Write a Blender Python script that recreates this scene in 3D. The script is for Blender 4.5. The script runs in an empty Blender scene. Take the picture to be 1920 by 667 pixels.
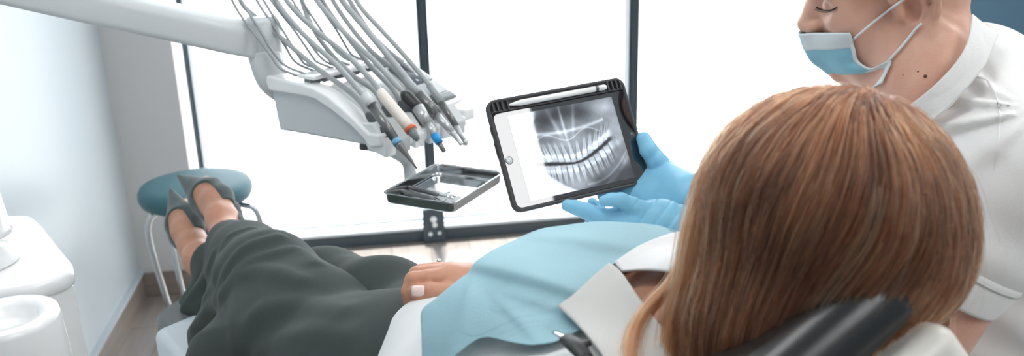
import bpy, bmesh, math, random
import numpy as np
from mathutils import Vector, Matrix

random.seed(7)
RNG = np.random.default_rng(7)
scene = bpy.context.scene
COL = scene.collection

# ------------------------------------------------------------------ camera geometry
F_PX, CX, CY = 1700.0, 960.0, 333.5
CAM = np.array([0.0, 0.0, 1.45])
def cam_basis(pitch, roll, yaw):
    p, r, y = (math.radians(v) for v in (pitch, roll, yaw))
    cy, sy, cp, sp = math.cos(y), math.sin(y), math.cos(p), math.sin(p)
    fw = np.array([-sy * cp, cy * cp, -sp]); rt = np.array([cy, sy, 0.0]); up = np.cross(rt, fw)
    cr, sr = math.cos(r), math.sin(r)
    return np.array([cr * rt + sr * up, -sr * rt + cr * up, fw])
B = cam_basis(18.277, -1.5, -8.273)
RIGHT, UPV, FWD = B
def P(x, y, d):
    """the place that is d metres deep along the view axis, seen at photo position x, y"""
    return CAM + d * (FWD + (x - CX) / F_PX * RIGHT - (y - CY) / F_PX * UPV)
def PP(lst): return [P(*q) for q in lst]
def ray(x, y):
    r = P(x, y, 1.0) - CAM
    return r / np.linalg.norm(r)
def on_z(x, y, z):
    r = ray(x, y); return CAM + r * (z - CAM[2]) / r[2]
def on_plane(x, y, o, n):
    r = ray(x, y); return CAM + r * (np.dot(o - CAM, n) / np.dot(r, n))
def unit(v):
    v = np.asarray(v, float); return v / np.linalg.norm(v)
RH = unit([RIGHT[0], RIGHT[1], 0]); FH = np.array([-RH[1], RH[0], 0.0]); ZUP = np.array([0, 0, 1.0])

# ------------------------------------------------------------------ scene helpers
def srgb(r, g, b):
    def c(v):
        v /= 255.0
        return v / 12.92 if v <= 0.04045 else ((v + 0.055) / 1.055) ** 2.4
    return (c(r), c(g), c(b), 1.0)

def mat(name, col, rough=0.5, metal=0.0, spec=0.5, bump=0.0, bscale=200.0, vary=0.0, vscale=8.0, sss=0.0, coat=0.0,
        sheen=0.0, stretch=None, trans=0.0, ior=None, detail=3.0, alt=None):
    m = bpy.data.materials.new(name); m.use_nodes = True
    nt = m.node_tree; b = nt.nodes['Principled BSDF']
    b.inputs['Base Color'].default_value = col
    b.inputs['Roughness'].default_value = rough
    b.inputs['Metallic'].default_value = metal
    b.inputs['Specular IOR Level'].default_value = spec
    b.inputs['Coat Weight'].default_value = coat
    b.inputs['Coat Roughness'].default_value = 0.08
    b.inputs['Sheen Weight'].default_value = sheen
    b.inputs['Transmission Weight'].default_value = trans
    if ior: b.inputs['IOR'].default_value = ior
    if sss:
        b.inputs['Subsurface Weight'].default_value = sss
        b.inputs['Subsurface Radius'].default_value = (0.012, 0.004, 0.002)
        b.inputs['Subsurface Scale'].default_value = 0.6
    tc = nt.nodes.new('ShaderNodeTexCoord'); mp = nt.nodes.new('ShaderNodeMapping')
    nt.links.new(tc.outputs['Object'], mp.inputs['Vector'])
    if stretch: mp.inputs['Scale'].default_value = stretch
    if vary or alt:
        n = nt.nodes.new('ShaderNodeTexNoise'); n.inputs['Scale'].default_value = vscale; n.inputs['Detail'].default_value = detail
        nt.links.new(mp.outputs['Vector'], n.inputs['Vector'])
        mx = nt.nodes.new('ShaderNodeMix'); mx.data_type = 'RGBA'
        mx.inputs[6].default_value = tuple(min(1, c * (1 + vary)) for c in col[:3]) + (1,)
        mx.inputs[7].default_value = alt if alt else tuple(c * (1 - vary) for c in col[:3]) + (1,)
        rm = nt.nodes.new('ShaderNodeMapRange'); rm.inputs[1].default_value = 0.35; rm.inputs[2].default_value = 0.65
        nt.links.new(n.outputs['Fac'], rm.inputs[0]); nt.links.new(rm.outputs[0], mx.inputs[0])
        nt.links.new(mx.outputs[2], b.inputs['Base Color'])
    if bump:
        n2 = nt.nodes.new('ShaderNodeTexNoise'); n2.inputs['Scale'].default_value = bscale; n2.inputs['Detail'].default_value = 3
        nt.links.new(mp.outputs['Vector'], n2.inputs['Vector'])
        bp = nt.nodes.new('ShaderNodeBump'); bp.inputs['Strength'].default_value = bump; bp.inputs['Distance'].default_value = 0.002
        nt.links.new(n2.outputs['Fac'], bp.inputs['Height']); nt.links.new(bp.outputs['Normal'], b.inputs['Normal'])
    return m

def parent_to(o, par):
    if par is not None:
        o.parent = par
        o.matrix_parent_inverse = WORLD[par.name].inverted()
WORLD = {}
def reg(o, m=None):
    WORLD[o.name] = m if m is not None else Matrix.Identity(4)
    return o
def thing(name, label, cat, loc, group=None):
    o = bpy.data.objects.new(name, None); COL.objects.link(o)
    o.empty_display_size = 0.05
    o.location = Vector(loc)
    o['label'] = label; o['category'] = cat
    if group: o['group'] = group
    return reg(o, Matrix.Translation(Vector(loc)))
def tag(o, label, cat, group=None):
    o['label'] = label; o['category'] = cat
    if group: o['group'] = group
    return o
def mesh(name, verts, faces, m, par=None, smooth=True, bevel=0.0, subsurf=0, solid=0.0, soff=0.0, kind=None, label=None, bseg=3):
    me = bpy.data.meshes.new(name)
    if isinstance(verts, np.ndarray) and isinstance(faces, np.ndarray):
        nv, nf, k = len(verts), len(faces), faces.shape[1]
        me.vertices.add(nv); me.vertices.foreach_set('co', verts.astype(np.float32).ravel())
        me.loops.add(nf * k); me.loops.foreach_set('vertex_index', faces.astype(np.int32).ravel())
        me.polygons.add(nf); me.polygons.foreach_set('loop_start', np.arange(0, nf * k, k, dtype=np.int32))
        me.polygons.foreach_set('loop_total', np.full(nf, k, dtype=np.int32))
        me.update(calc_edges=True); me.validate()
    else:
        me.from_pydata([tuple(map(float, v)) for v in verts], [], [tuple(map(int, f)) for f in faces]); me.update()
        bm = bmesh.new(); bm.from_mesh(me); bmesh.ops.recalc_face_normals(bm, faces=bm.faces); bm.to_mesh(me); bm.free()
    me.materials.append(m)
    me.polygons.foreach_set('use_smooth', [bool(smooth)] * len(me.polygons))
    o = bpy.data.objects.new(name, me); COL.objects.link(o); reg(o)
    parent_to(o, par)
    if subsurf:
        s = o.modifiers.new('s', 'SUBSURF'); s.levels = s.render_levels = subsurf
    if solid:
        s = o.modifiers.new('t', 'SOLIDIFY'); s.thickness = solid; s.offset = soff
    if bevel:
        s = o.modifiers.new('b', 'BEVEL'); s.width = bevel; s.segments = bseg; s.limit_method = 'ANGLE'; s.angle_limit = math.radians(35)
        s.harden_normals = False
        if smooth:
            me.polygons.foreach_set('use_smooth', [True] * len(me.polygons))
            w = o.modifiers.new('w', 'WEIGHTED_NORMAL'); w.keep_sharp = True
    if kind: o['kind'] = kind
    if label: o['label'] = label
    return o

class MB:
    """collects shapes into one mesh"""
    def __init__(s): s.v = []; s.f = []
    def add(s, v, f):
        n = len(s.v); s.v += [tuple(map(float, q)) for q in v]; s.f += [tuple(i + n for i in q) for q in f]; return s
    def box(s, c, sx, sy, sz, ax=None):
        ax = np.eye(3) if ax is None else np.array(ax, float); c = np.array(c, float)
        v = [c + ax[0] * sx / 2 * i + ax[1] * sy / 2 * j + ax[2] * sz / 2 * k for i in (-1, 1) for j in (-1, 1) for k in (-1, 1)]
        return s.add(v, [(0, 1, 3, 2), (4, 6, 7, 5), (0, 4, 5, 1), (2, 3, 7, 6), (0, 2, 6, 4), (1, 5, 7, 3)])
    def tube(s, pts, r, n=12, samples=0, caps=True, flat=None):
        pts = np.array(pts, float); r = np.broadcast_to(np.array(r, float), (len(pts),)).copy()
        if samples:
            t = np.linspace(0, len(pts) - 1, samples); r = np.interp(t, np.arange(len(r)), r); pts = spline(pts, t)
        T = np.gradient(pts, axis=0); T /= np.linalg.norm(T, axis=1)[:, None] + 1e-12
        ref = np.array([0, 0, 1.0]) if abs(T[0][2]) < 0.9 else np.array([1.0, 0, 0])
        u = unit(np.cross(T[0], ref)); V = []
        for i in range(len(pts)):
            u = unit(u - T[i] * np.dot(u, T[i])); w = np.cross(T[i], u)
            for k in range(n):
                a = 2 * math.pi * k / n
                V.append(pts[i] + r[i] * (math.cos(a) * u + math.sin(a) * w * (flat or 1)))
        F = []
        for i in range(len(pts) - 1):
            for k in range(n):
                F.append((i * n + k, i * n + (k + 1) % n, (i + 1) * n + (k + 1) % n, (i + 1) * n + k))
        if caps:
            F.append(tuple(range(n - 1, -1, -1))); F.append(tuple((len(pts) - 1) * n + k for k in range(n)))
        return s.add(V, F)
    def lathe(s, prof, o, ax=(0, 0, 1), n=32, cap=True):
        ax = unit(ax); ref = np.array([1.0, 0, 0]) if abs(ax[0]) < 0.9 else np.array([0, 1.0, 0])
        u = unit(np.cross(ax, ref)); w = np.cross(ax, u); V = []; F = []
        for r, h in prof:
            for k in range(n):
                a = 2 * math.pi * k / n; V.append(np.array(o) + ax * h + r * (math.cos(a) * u + math.sin(a) * w))
        for i in range(len(prof) - 1):
            for k in range(n): F.append((i * n + k, i * n + (k + 1) % n, (i + 1) * n + (k + 1) % n, (i + 1) * n + k))
        if cap:
            F.append(tuple(range(n - 1, -1, -1))); F.append(tuple((len(prof) - 1) * n + k for k in range(n)))
        return s.add(V, F)
    def prism(s, prof, d0, d1):
        """prof: list of 3-D points (one flat outline), swept from offset d0 to d1 (vectors)"""
        n = len(prof); V = [np.array(q) + d0 for q in prof] + [np.array(q) + d1 for q in prof]
        F = [tuple(range(n - 1, -1, -1)), tuple(range(n, 2 * n))] + [(i, (i + 1) % n, n + (i + 1) % n, n + i) for i in range(n)]
        return s.add(V, F)
    def build(s, name, m, par=None, **k): return mesh(name, s.v, s.f, m, par, **k)

def spline(pts, t):
    """Catmull-Rom through pts at parameters t"""
    pts = np.asarray(pts, float); n = len(pts); t = np.clip(np.asarray(t, float), 0, n - 1 - 1e-9)
    ext = np.concatenate([[2 * pts[0] - pts[1]], pts, [2 * pts[-1] - pts[-2]]])
    i = np.floor(t).astype(int); u = (t - i)[(...,) + (None,) * (pts.ndim - 1)]
    a, b, c, d = ext[i], ext[i + 1], ext[i + 2], ext[i + 3]
    return 0.5 * (2 * b + (c - a) * u + (2 * a - 5 * b + 4 * c - d) * u * u + (3 * b - a - 3 * c + d) * u ** 3)
def grid_interp(G, nu, nv):
    """control grid (r, c, k) to a fine grid"""
    G = np.asarray(G, float)
    A = spline(G, np.linspace(0, G.shape[0] - 1, nu))
    return spline(A.transpose(1, 0, 2), np.linspace(0, G.shape[1] - 1, nv)).transpose(1, 0, 2)
def grid_faces(nu, nv):
    i, j = np.meshgrid(np.arange(nu - 1), np.arange(nv - 1), indexing='ij')
    a = (i * nv + j).ravel(); return np.stack([a, a + 1, a + nv + 1, a + nv], 1)
def rrect(cx, cy, w, h, r, n=6):
    """rounded rectangle outline in 2-D"""
    out = []
    for sx, sy, a0 in ((1, 1, 0), (-1, 1, 90), (-1, -1, 180), (1, -1, 270)):
        for k in range(n + 1):
            a = math.radians(a0 + 90 * k / n)
            out.append((cx + sx * (w / 2 - r) + r * math.cos(a), cy + sy * (h / 2 - r) + r * math.sin(a)))
    return out

# ------------------------------------------------------------------ smooth solids (distance fields meshed with surface nets)
def smin(a, b, k):
    h = np.maximum(k - np.abs(a - b), 0.0) / k
    return np.minimum(a, b) - h * h * k * 0.25
class Sdf:
    def __init__(s): s.p = []; s.disp = None; s.dmax = 0.0; s.cut = []
    def cap(s, a, b, ra, rb=None, k=0.02, sub=False):
        s.p.append(('c', np.array(a, float), np.array(b, float), ra, ra if rb is None else rb, k, sub)); return s
    def fcap(s, a, b, ra, rb, axis, f, k=0.02, sub=False):
        """capsule whose section is squeezed by f along axis"""
        s.p.append(('f', np.array(a, float), np.array(b, float), ra, rb, k, sub, unit(axis), f)); return s
    def chain(s, pts, rs, k=0.01, sub=False):
        for i in range(len(pts) - 1): s.cap(pts[i], pts[i + 1], rs[i], rs[i + 1], k, sub)
        return s
    def ell(s, c, r, ax=None, k=0.02, sub=False):
        s.p.append(('e', np.array(c, float), np.array(r, float), np.eye(3) if ax is None else np.array(ax, float), 0, k, sub)); return s
    def copy(s):
        t = Sdf(); t.p = list(s.p); t.disp = s.disp; t.dmax = s.dmax; t.cut = list(s.cut); return t
    def d1(s, q, p):
        if q[0] == 'c':
            a, b, ra, rb = q[1:5]; ab = b - a; t = np.clip((p - a) @ ab / max(ab @ ab, 1e-12), 0, 1)
            return np.linalg.norm(p - a - t[:, None] * ab, axis=1) - (ra + (rb - ra) * t)
        if q[0] == 'f':
            a, b, ra, rb = q[1:5]; n, f = q[7], q[8]; ab = b - a; t = np.clip((p - a) @ ab / max(ab @ ab, 1e-12), 0, 1)
            w = p - a - t[:, None] * ab; h = w @ n; w = w + (h * (1 / f - 1))[:, None] * n
            return (np.linalg.norm(w, axis=1) - (ra + (rb - ra) * t)) * min(1.0, f ** 0.5)
        c, r, ax = q[1:4]; w = (p - c) @ ax.T
        k0 = np.linalg.norm(w / r, axis=1); k1 = np.linalg.norm(w / (r * r), axis=1)
        return np.where(k1 > 1e-9, k0 * (k0 - 1) / np.maximum(k1, 1e-9), -r.min())
    def comb(s, ps, p, off=0.0):
        d = None
        for q in ps:
            e = s.d1(q, p)
            if q[6]:
                if d is not None: d = -smin(-d, e, q[5])
            else: d = e if d is None else smin(d, e, q[5])
        if d is None: return np.full(len(p), 9.0)
        d = d - off
        if s.disp is not None: d = d - s.disp(p)
        for o, n in s.cut: d = np.maximum(d, (p - o) @ n)
        return d
    def __call__(s, p, off=0.0): return s.comb(s.p, np.asarray(p, float).reshape(-1, 3), off)
    def near(s, c, rad):
        """prims that matter within rad of c"""
        c = np.array(c)[None]; ds = [float(s.d1(q, c)[0]) for q in s.p]
        dm = min([d for d, q in zip(ds, s.p) if not q[6]] + [9.0])
        keep = [q for d, q in zip(ds, s.p) if (d < rad + q[5] + 0.012 if q[6] else d < dm + 2 * rad * 1.25 + 1.2 * q[5])]
        return keep, dm
    def bounds(s, pad):
        lo, hi = [], []
        for q in s.p:
            if q[6]: continue
            if q[0] in 'cf':
                r = max(q[3], q[4]) ; lo.append(np.minimum(q[1], q[2]) - r); hi.append(np.maximum(q[1], q[2]) + r)
            else:
                e = np.sqrt(((q[3].T * q[2]) ** 2).sum(1)); lo.append(q[1] - e); hi.append(q[1] + e)
        return np.min(lo, 0) - pad, np.max(hi, 0) + pad

def nets(sdf, h, off=0.0, pad=0.02, lo=None, hi=None, bs=14):
    """surface nets over the blocks near the surface"""
    l, u = sdf.bounds(pad + off + sdf.dmax)
    lo = l if lo is None else np.maximum(l, lo); hi = u if hi is None else np.minimum(u, hi)
    nb = np.maximum(np.ceil((hi - lo) / (h * bs)).astype(int), 1); half = h * bs * math.sqrt(3) / 2
    g = np.arange(bs + 2)
    gi, gj, gk = np.meshgrid(g, g, g, indexing='ij'); loc = np.stack([gi, gj, gk], -1).reshape(-1, 3) * h
    N = nb * bs + 4; VI, VP, Q = [], [], []
    cid = lambda i, j, k: (i.astype(np.int64) * N[1] + j) * N[2] + k
    for bi in range(nb[0]):
        for bj in range(nb[1]):
            for bk in range(nb[2]):
                b0 = np.array([bi, bj, bk]) * bs; org = lo + b0 * h; c = org + h * bs / 2
                ps, dm = sdf.near(c, half)
                if dm > half * 1.3 + off + sdf.dmax + 0.02: continue
                n = bs + 2
                d = sdf.comb(ps, org + loc, off).reshape(n, n, n)
                if d.min() > 0 or d.max() < 0: continue
                sg = d < 0
                cor = [sg[a:a + n - 1, b:b + n - 1, e:e + n - 1] for a in (0, 1) for b in (0, 1) for e in (0, 1)]
                cnt = sum(x.astype(np.int8) for x in cor); act = (cnt > 0) & (cnt < 8)
                I = np.argwhere(act)
                if not len(I): continue
                acc = np.zeros((len(I), 3)); num = np.zeros(len(I))
                offs = np.array([(a, b, e) for a in (0, 1) for b in (0, 1) for e in (0, 1)])
                val = np.stack([d[I[:, 0] + o[0], I[:, 1] + o[1], I[:, 2] + o[2]] for o in offs], 1)
                for x in range(8):
                    for ax in range(3):
                        if offs[x][ax]: continue
                        y = x + (4, 2, 1)[ax]; va, vb = val[:, x], val[:, y]; cr = (va < 0) != (vb < 0)
                        t = np.where(cr, va / np.where(cr, va - vb, 1), 0)
                        pt = offs[x][None] + np.eye(3)[ax][None] * t[:, None]
                        acc += np.where(cr[:, None], pt, 0); num += cr
                v = acc / num[:, None]
                own = (I < bs).all(1)
                gI = I + b0
                VI.append(cid(gI[own, 0], gI[own, 1], gI[own, 2])); VP.append((lo + (gI + v) * h)[own])
                # quads for grid edges starting at points 1..bs (owned) in each axis
                for ax in range(3):
                    s0 = [slice(1, bs + 1)] * 3; s1 = [slice(1, bs + 1)] * 3; s1[ax] = slice(2, bs + 2)
                    a, b = sg[tuple(s0)], sg[tuple(s1)]
                    E = np.argwhere(a != b)
                    if not len(E): continue
                    fl = a[E[:, 0], E[:, 1], E[:, 2]]
                    E = E + 1 + b0; o1, o2 = [(1, 2), (2, 0), (0, 1)][ax]
                    def sh(p, q):
                        X = E.copy(); X[:, o1] -= p; X[:, o2] -= q; return cid(X[:, 0], X[:, 1], X[:, 2])
                    q4 = np.stack([sh(1, 1), sh(0, 1), sh(0, 0), sh(1, 0)], 1)
                    q4[~fl] = q4[~fl][:, ::-1]
                    Q.append(q4)
    VI = np.concatenate(VI); VP = np.concatenate(VP); Q = np.concatenate(Q)
    VI, ix = np.unique(VI, return_index=True); VP = VP[ix]
    idx = np.searchsorted(VI, Q); idx = np.minimum(idx, len(VI) - 1); ok = (VI[idx] == Q).all(1)
    return VP, idx[ok]

def march(sdf, px, off=0.0, d0=0.3, d1=4.0, prefer=None):
    """where the view rays at photo positions px (n,2) first meet the solid; grazing rays give the closest point"""
    px = np.asarray(px, float); D = FWD + ((px[:, 0] - CX) / F_PX)[:, None] * RIGHT - ((px[:, 1] - CY) / F_PX)[:, None] * UPV
    t = np.full(len(px), d0); best = np.full(len(px), 9.0); bt = t.copy(); done = np.zeros(len(px), bool)
    for it in range(160):
        f = sdf(CAM + D * t[:, None], off)
        up = (f < best) & ~done; best[up] = f[up]; bt[up] = t[up]
        done |= f < 0.0004
        t = np.where(done, t, np.minimum(t + np.maximum(f * 0.75, 0.0005), d1))
    p = CAM + D * bt[:, None]
    miss = best > 0.001
    for it in range(12):
        if not miss.any(): break
        q = p[miss]; f = sdf(q, off); e = 1e-3
        g = np.stack([sdf(q + e * np.eye(3)[a], off) - sdf(q - e * np.eye(3)[a], off) for a in range(3)], 1) / (2 * e)
        p[miss] = q - g * (f / np.maximum((g * g).sum(1), 0.2))[:, None] * 0.8
    return p
def grad(sdf, p, off=0.0, e=1e-3):
    g = np.stack([sdf(p + e * np.eye(3)[a], off) - sdf(p - e * np.eye(3)[a], off) for a in range(3)], 1)
    return g / (np.linalg.norm(g, axis=1)[:, None] + 1e-12)
def wob(p, seed, scale, n=5):
    """smooth pseudo-noise in -1..1"""
    r = np.random.default_rng(seed); out = 0
    for _ in range(n):
        k = r.normal(size=3) * scale; out = out + np.sin(p @ k + r.uniform(0, 6.28))
    return out / n * 1.4
# ------------------------------------------------------------------ materials
M = {}
M['wall'] = mat('white_wall_paint', srgb(184, 192, 196), 0.35, bump=0.03, bscale=60)
M['greywall'] = mat('grey_wall_paint', srgb(200, 198, 197), 0.7, bump=0.05, bscale=90)
M['bluewall'] = mat('blue_wall_paint', srgb(96, 128, 150), 0.6, bump=0.05, bscale=90)
M['reveal'] = mat('white_reveal_paint', srgb(240, 242, 242), 0.5)
M['ceiling'] = mat('ceiling_paint', srgb(235, 235, 235), 0.8)
M['base'] = mat('brown_skirting', srgb(128, 116, 108), 0.45, vary=0.12, vscale=6, stretch=(1, 1, 14))
M['frame'] = mat('dark_window_metal', srgb(58, 70, 78), 0.4, spec=0.5)
M['bead'] = mat('grey_glazing_bead', srgb(176, 184, 190), 0.5)
M['bracket'] = mat('pale_bolt_metal', srgb(215, 218, 220), 0.35)
M['white'] = mat('white_gloss_plastic', srgb(246, 246, 246), 0.22, spec=0.5, coat=0.2)
M['offwhite'] = mat('off_white_plastic', srgb(208, 211, 212), 0.32, spec=0.5)
M['greyplastic'] = mat('mid_grey_plastic', srgb(122, 128, 129), 0.45)
M['hose'] = mat('grey_silicone_hose', srgb(164, 168, 169), 0.42, bump=0.05, bscale=300)
M['rod'] = mat('brushed_steel_rod', srgb(150, 155, 158), 0.35, metal=0.35)
M['steel'] = mat('polished_steel', srgb(196, 198, 200), 0.16, metal=1.0)
M['satin'] = mat('satin_metal', srgb(188, 190, 191), 0.34, metal=.55)
M['steel2'] = mat('mirror_steel', srgb(214, 216, 217), 0.07, metal=1.0)
M['darksteel'] = mat('dark_steel', srgb(122, 122, 122), 0.34, metal=0.7)
M['black'] = mat('black_plastic', srgb(40, 41, 43), 0.42, bump=0.06, bscale=500)
M['blackgloss'] = mat('black_vinyl', srgb(26, 27, 29), 0.3, spec=0.6, bump=0.05, bscale=160)
M['slot'] = mat('dark_grey_rubber', srgb(88, 93, 96), 0.5)
M['display'] = mat('display_glass', srgb(112, 122, 130), 0.12, spec=0.6)
M['button'] = mat('button_grey', srgb(205, 208, 210), 0.4)
M['cream'] = mat('cream_grip', srgb(232, 222, 212), 0.4)
M['orange'] = mat('orange_ring', srgb(222, 104, 60), 0.4)
M['blue'] = mat('blue_ring', srgb(22, 150, 220), 0.35)
M['ltblue'] = mat('pale_blue_ring', srgb(110, 170, 200), 0.35)
M['teal'] = mat('teal_vinyl', srgb(60, 100, 110), 0.5, spec=0.35, bump=0.08, bscale=250)
M['chairgrey'] = mat('dark_grey_vinyl', srgb(92, 97, 98), 0.5, bump=0.06, bscale=220)
M['film'] = mat('pale_plastic_cover', srgb(196, 206, 212), 0.28, spec=0.5)
M['ivory'] = mat('ivory_shell', srgb(226, 222, 214), 0.35)
M['pencil'] = mat('white_stylus', srgb(245, 245, 244), 0.25)
M['case'] = mat('charcoal_case', srgb(66, 67, 69), 0.6, bump=0.1, bscale=700)

def floor_mat():
    m = mat('wood_plank_floor', srgb(140, 128, 119), 0.22, spec=0.5)
    nt = m.node_tree; b = nt.nodes['Principled BSDF']; L = nt.links
    tc = nt.nodes.new('ShaderNodeTexCoord'); mp = nt.nodes.new('ShaderNodeMapping'); L.new(tc.outputs['Object'], mp.inputs[0])
    mp.inputs['Rotation'].default_value = (0, 0, math.pi / 2)
    br = nt.nodes.new('ShaderNodeTexBrick'); L.new(mp.outputs[0], br.inputs[0])
    br.inputs['Scale'].default_value = 1.0; br.inputs['Brick Width'].default_value = 1.2; br.inputs['Row Height'].default_value = 0.16
    br.inputs['Mortar Size'].default_value = 0.002
    br.inputs['Color1'].default_value = srgb(152, 143, 136); br.inputs['Color2'].default_value = srgb(130, 122, 116); br.inputs['Mortar'].default_value = srgb(92, 84, 79)
    mp2 = nt.nodes.new('ShaderNodeMapping'); L.new(tc.outputs['Object'], mp2.inputs[0]); mp2.inputs['Scale'].default_value = (14, 1.6, 1)
    n = nt.nodes.new('ShaderNodeTexNoise'); n.inputs['Scale'].default_value = 3; n.inputs['Detail'].default_value = 6; L.new(mp2.outputs[0], n.inputs[0])
    mx = nt.nodes.new('ShaderNodeMix'); mx.data_type = 'RGBA'; mx.blend_type = 'MULTIPLY'; mx.inputs[0].default_value = 0.6
    rp = nt.nodes.new('ShaderNodeMapRange'); rp.inputs[1].default_value = .3; rp.inputs[2].default_value = .7; rp.inputs[3].default_value = .7; rp.inputs[4].default_value = 1.15
    L.new(n.outputs['Fac'], rp.inputs[0]); L.new(br.outputs[0], mx.inputs[6]); L.new(rp.outputs[0], mx.inputs[7])
    L.new(mx.outputs[2], b.inputs['Base Color'])
    return m
M['floor'] = floor_mat()
M['floor'].node_tree.nodes['Principled BSDF'].inputs['Roughness'].default_value = .14
M['floor'].node_tree.nodes['Principled BSDF'].inputs['Coat Weight'].default_value = 1.0
M['floor'].node_tree.nodes['Principled BSDF'].inputs['Coat IOR'].default_value = 2.3
M['floor'].node_tree.nodes['Principled BSDF'].inputs['Coat Roughness'].default_value = .3
def glass_mat():
    m = bpy.data.materials.new('window_glass'); m.use_nodes = True; nt = m.node_tree
    for n in list(nt.nodes): nt.nodes.remove(n)
    o = nt.nodes.new('ShaderNodeOutputMaterial'); t = nt.nodes.new('ShaderNodeBsdfTransparent'); g = nt.nodes.new('ShaderNodeBsdfGlossy')
    fr = nt.nodes.new('ShaderNodeFresnel'); fr.inputs[0].default_value = 1.3
    g.inputs['Roughness'].default_value = 0.05; t.inputs[0].default_value = (0.98, 0.992, 1, 1)
    mx = nt.nodes.new('ShaderNodeMixShader'); mx.inputs[0].default_value = .05; nt.links.new(t.outputs[0], mx.inputs[1]); nt.links.new(g.outputs[0], mx.inputs[2])
    nt.links.new(mx.outputs[0], o.inputs[0]); return m
M['glass'] = glass_mat()

# ------------------------------------------------------------------ room
XL, YE, YW, XR, YB, ZC = -0.93, 3.26, 3.615, 2.55, -2.6, 2.75
def struct(name, mb, m, par=None, label=None, **k):
    o = mb.build(name, m, par, smooth=False, **k)
    if par is None: o['kind'] = 'structure'
    return o
def bx(x0, x1, y0, y1, z0, z1): return MB().box(((x0 + x1) / 2, (y0 + y1) / 2, (z0 + z1) / 2), x1 - x0, y1 - y0, z1 - z0)
XS = on_plane(331, 150, np.array([0, YE, 0]), np.array([0, 1.0, 0]))[0]      # right edge of the grey end wall stub
XEND = on_plane(1528, 130, np.array([0, YW, 0]), np.array([0, 1.0, 0]))[0]  # right end of the glazing
struct('floor', bx(XL - .1, XR + .1, YB - .1, YW + .05, -0.08, 0), M['floor'])
struct('ceiling', bx(XL - .1, XR + .1, YB - .1, YW + .35, ZC, ZC + .08), M['ceiling'])
struct('wall_left', bx(XL - .1, XL, YB, YE + .1, 0, ZC), M['wall'])
struct('wall_end', bx(XL, XS - .0, YE, YE + .12, 0, ZC), M['greywall'])
XP = on_plane(350, 150, np.array([0, YW, 0]), np.array([0, 1.0, 0]))[0]
struct('wall_reveal', MB().prism([(XS - .1, YE + .004, 0), (XS, YE + .004, 0), (XP, YW + .05, 0), (XP, YW + .3, 0), (XS - .1, YW + .3, 0)], ZUP * 0, ZUP * ZC), M['reveal'])
struct('wall_back', bx(XEND + .14, XR, YW - .45, YW - .33, 0, ZC), M['bluewall'])
struct('wall_pier', bx(XEND, XEND + .14, YW - .45, YW + .2, 0, ZC), M['reveal'])
struct('wall_right', bx(XR, XR + .1, YB, YW + .1, 0, ZC), M['wall'])
struct('wall_behind', bx(XL, XR, YB - .1, YB, 0, ZC), M['wall'])
struct('baseboard_left', bx(XL, XL + .014, YB, YE, 0, .095), M['base'])
struct('baseboard_end', bx(XL, XS, YE - .014, YE, 0, .095), M['base'])
struct('trim_1', bx(XL, XL + .018, YB, YE, .095, .108), M['bead'])

# glazing: one window of three panes between dark posts, dark sill rail along the floor
def wx(px, py=150): return on_plane(px, py, np.array([0, YW, 0]), np.array([0, 1.0, 0]))[0]
def wz(px, py): return on_plane(px, py, np.array([0, YW, 0]), np.array([0, 1.0, 0]))[2]
posts = [XP + .014, wx(797, 150), wx(1184, 100)]
print('posts', posts, 'XS', XS, 'XEND', XEND)
zr = wz(860, 418)
win = struct('window_1', bx(XP, XEND, YW - .03, YW + .05, 0.0, zr), M['frame']); win['kind'] = 'structure'
for x, w in zip(posts, (.026, .042, .042)):
    m_ = MB().box((x, YW, ZC / 2 + zr / 2), w, .07, ZC - zr)
    m_.box((x, YW - .038, ZC / 2 + zr / 2), w * .5, .012, ZC - zr)
    struct('window_post', m_, M['frame'], win)
struct('window_rail', bx(XP, XEND, YW - .02, YW + .04, ZC - .06, ZC), M['frame'], win)
struct('window_bead', bx(XP, XEND, YW - .012, YW + .008, wz(700, 416) - .006, wz(700, 416) + .005), M['bead'], win)
struct('window_sill', bx(XP, XEND, YW - .05, YW + .05, zr, zr + .012), M['bead'], win)
edges = [XP] + posts + [XEND]
for i in range(4):
    struct('window_pane', bx(edges[i] + .0, edges[i + 1], YW + .012, YW + .02, zr, ZC - .05), M['glass'], win)
br = MB().box((posts[1], YW - .045, .075), .09, .02, .15)
struct('window_bracket', br, M['frame'], win, bevel=.004)
bo = MB()
for dx, dz, r in ((.0, .105, .014), (.004, .08, .011), (-.016, .04, .009), (.022, .042, .008)):
    bo.lathe([(r, 0), (r, .004), (r * .6, .006)], (posts[1] + dx, YW - .055, dz), (0, -1, 0), 14)
bo.build('window_bolt', M['bracket'], win)

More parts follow.
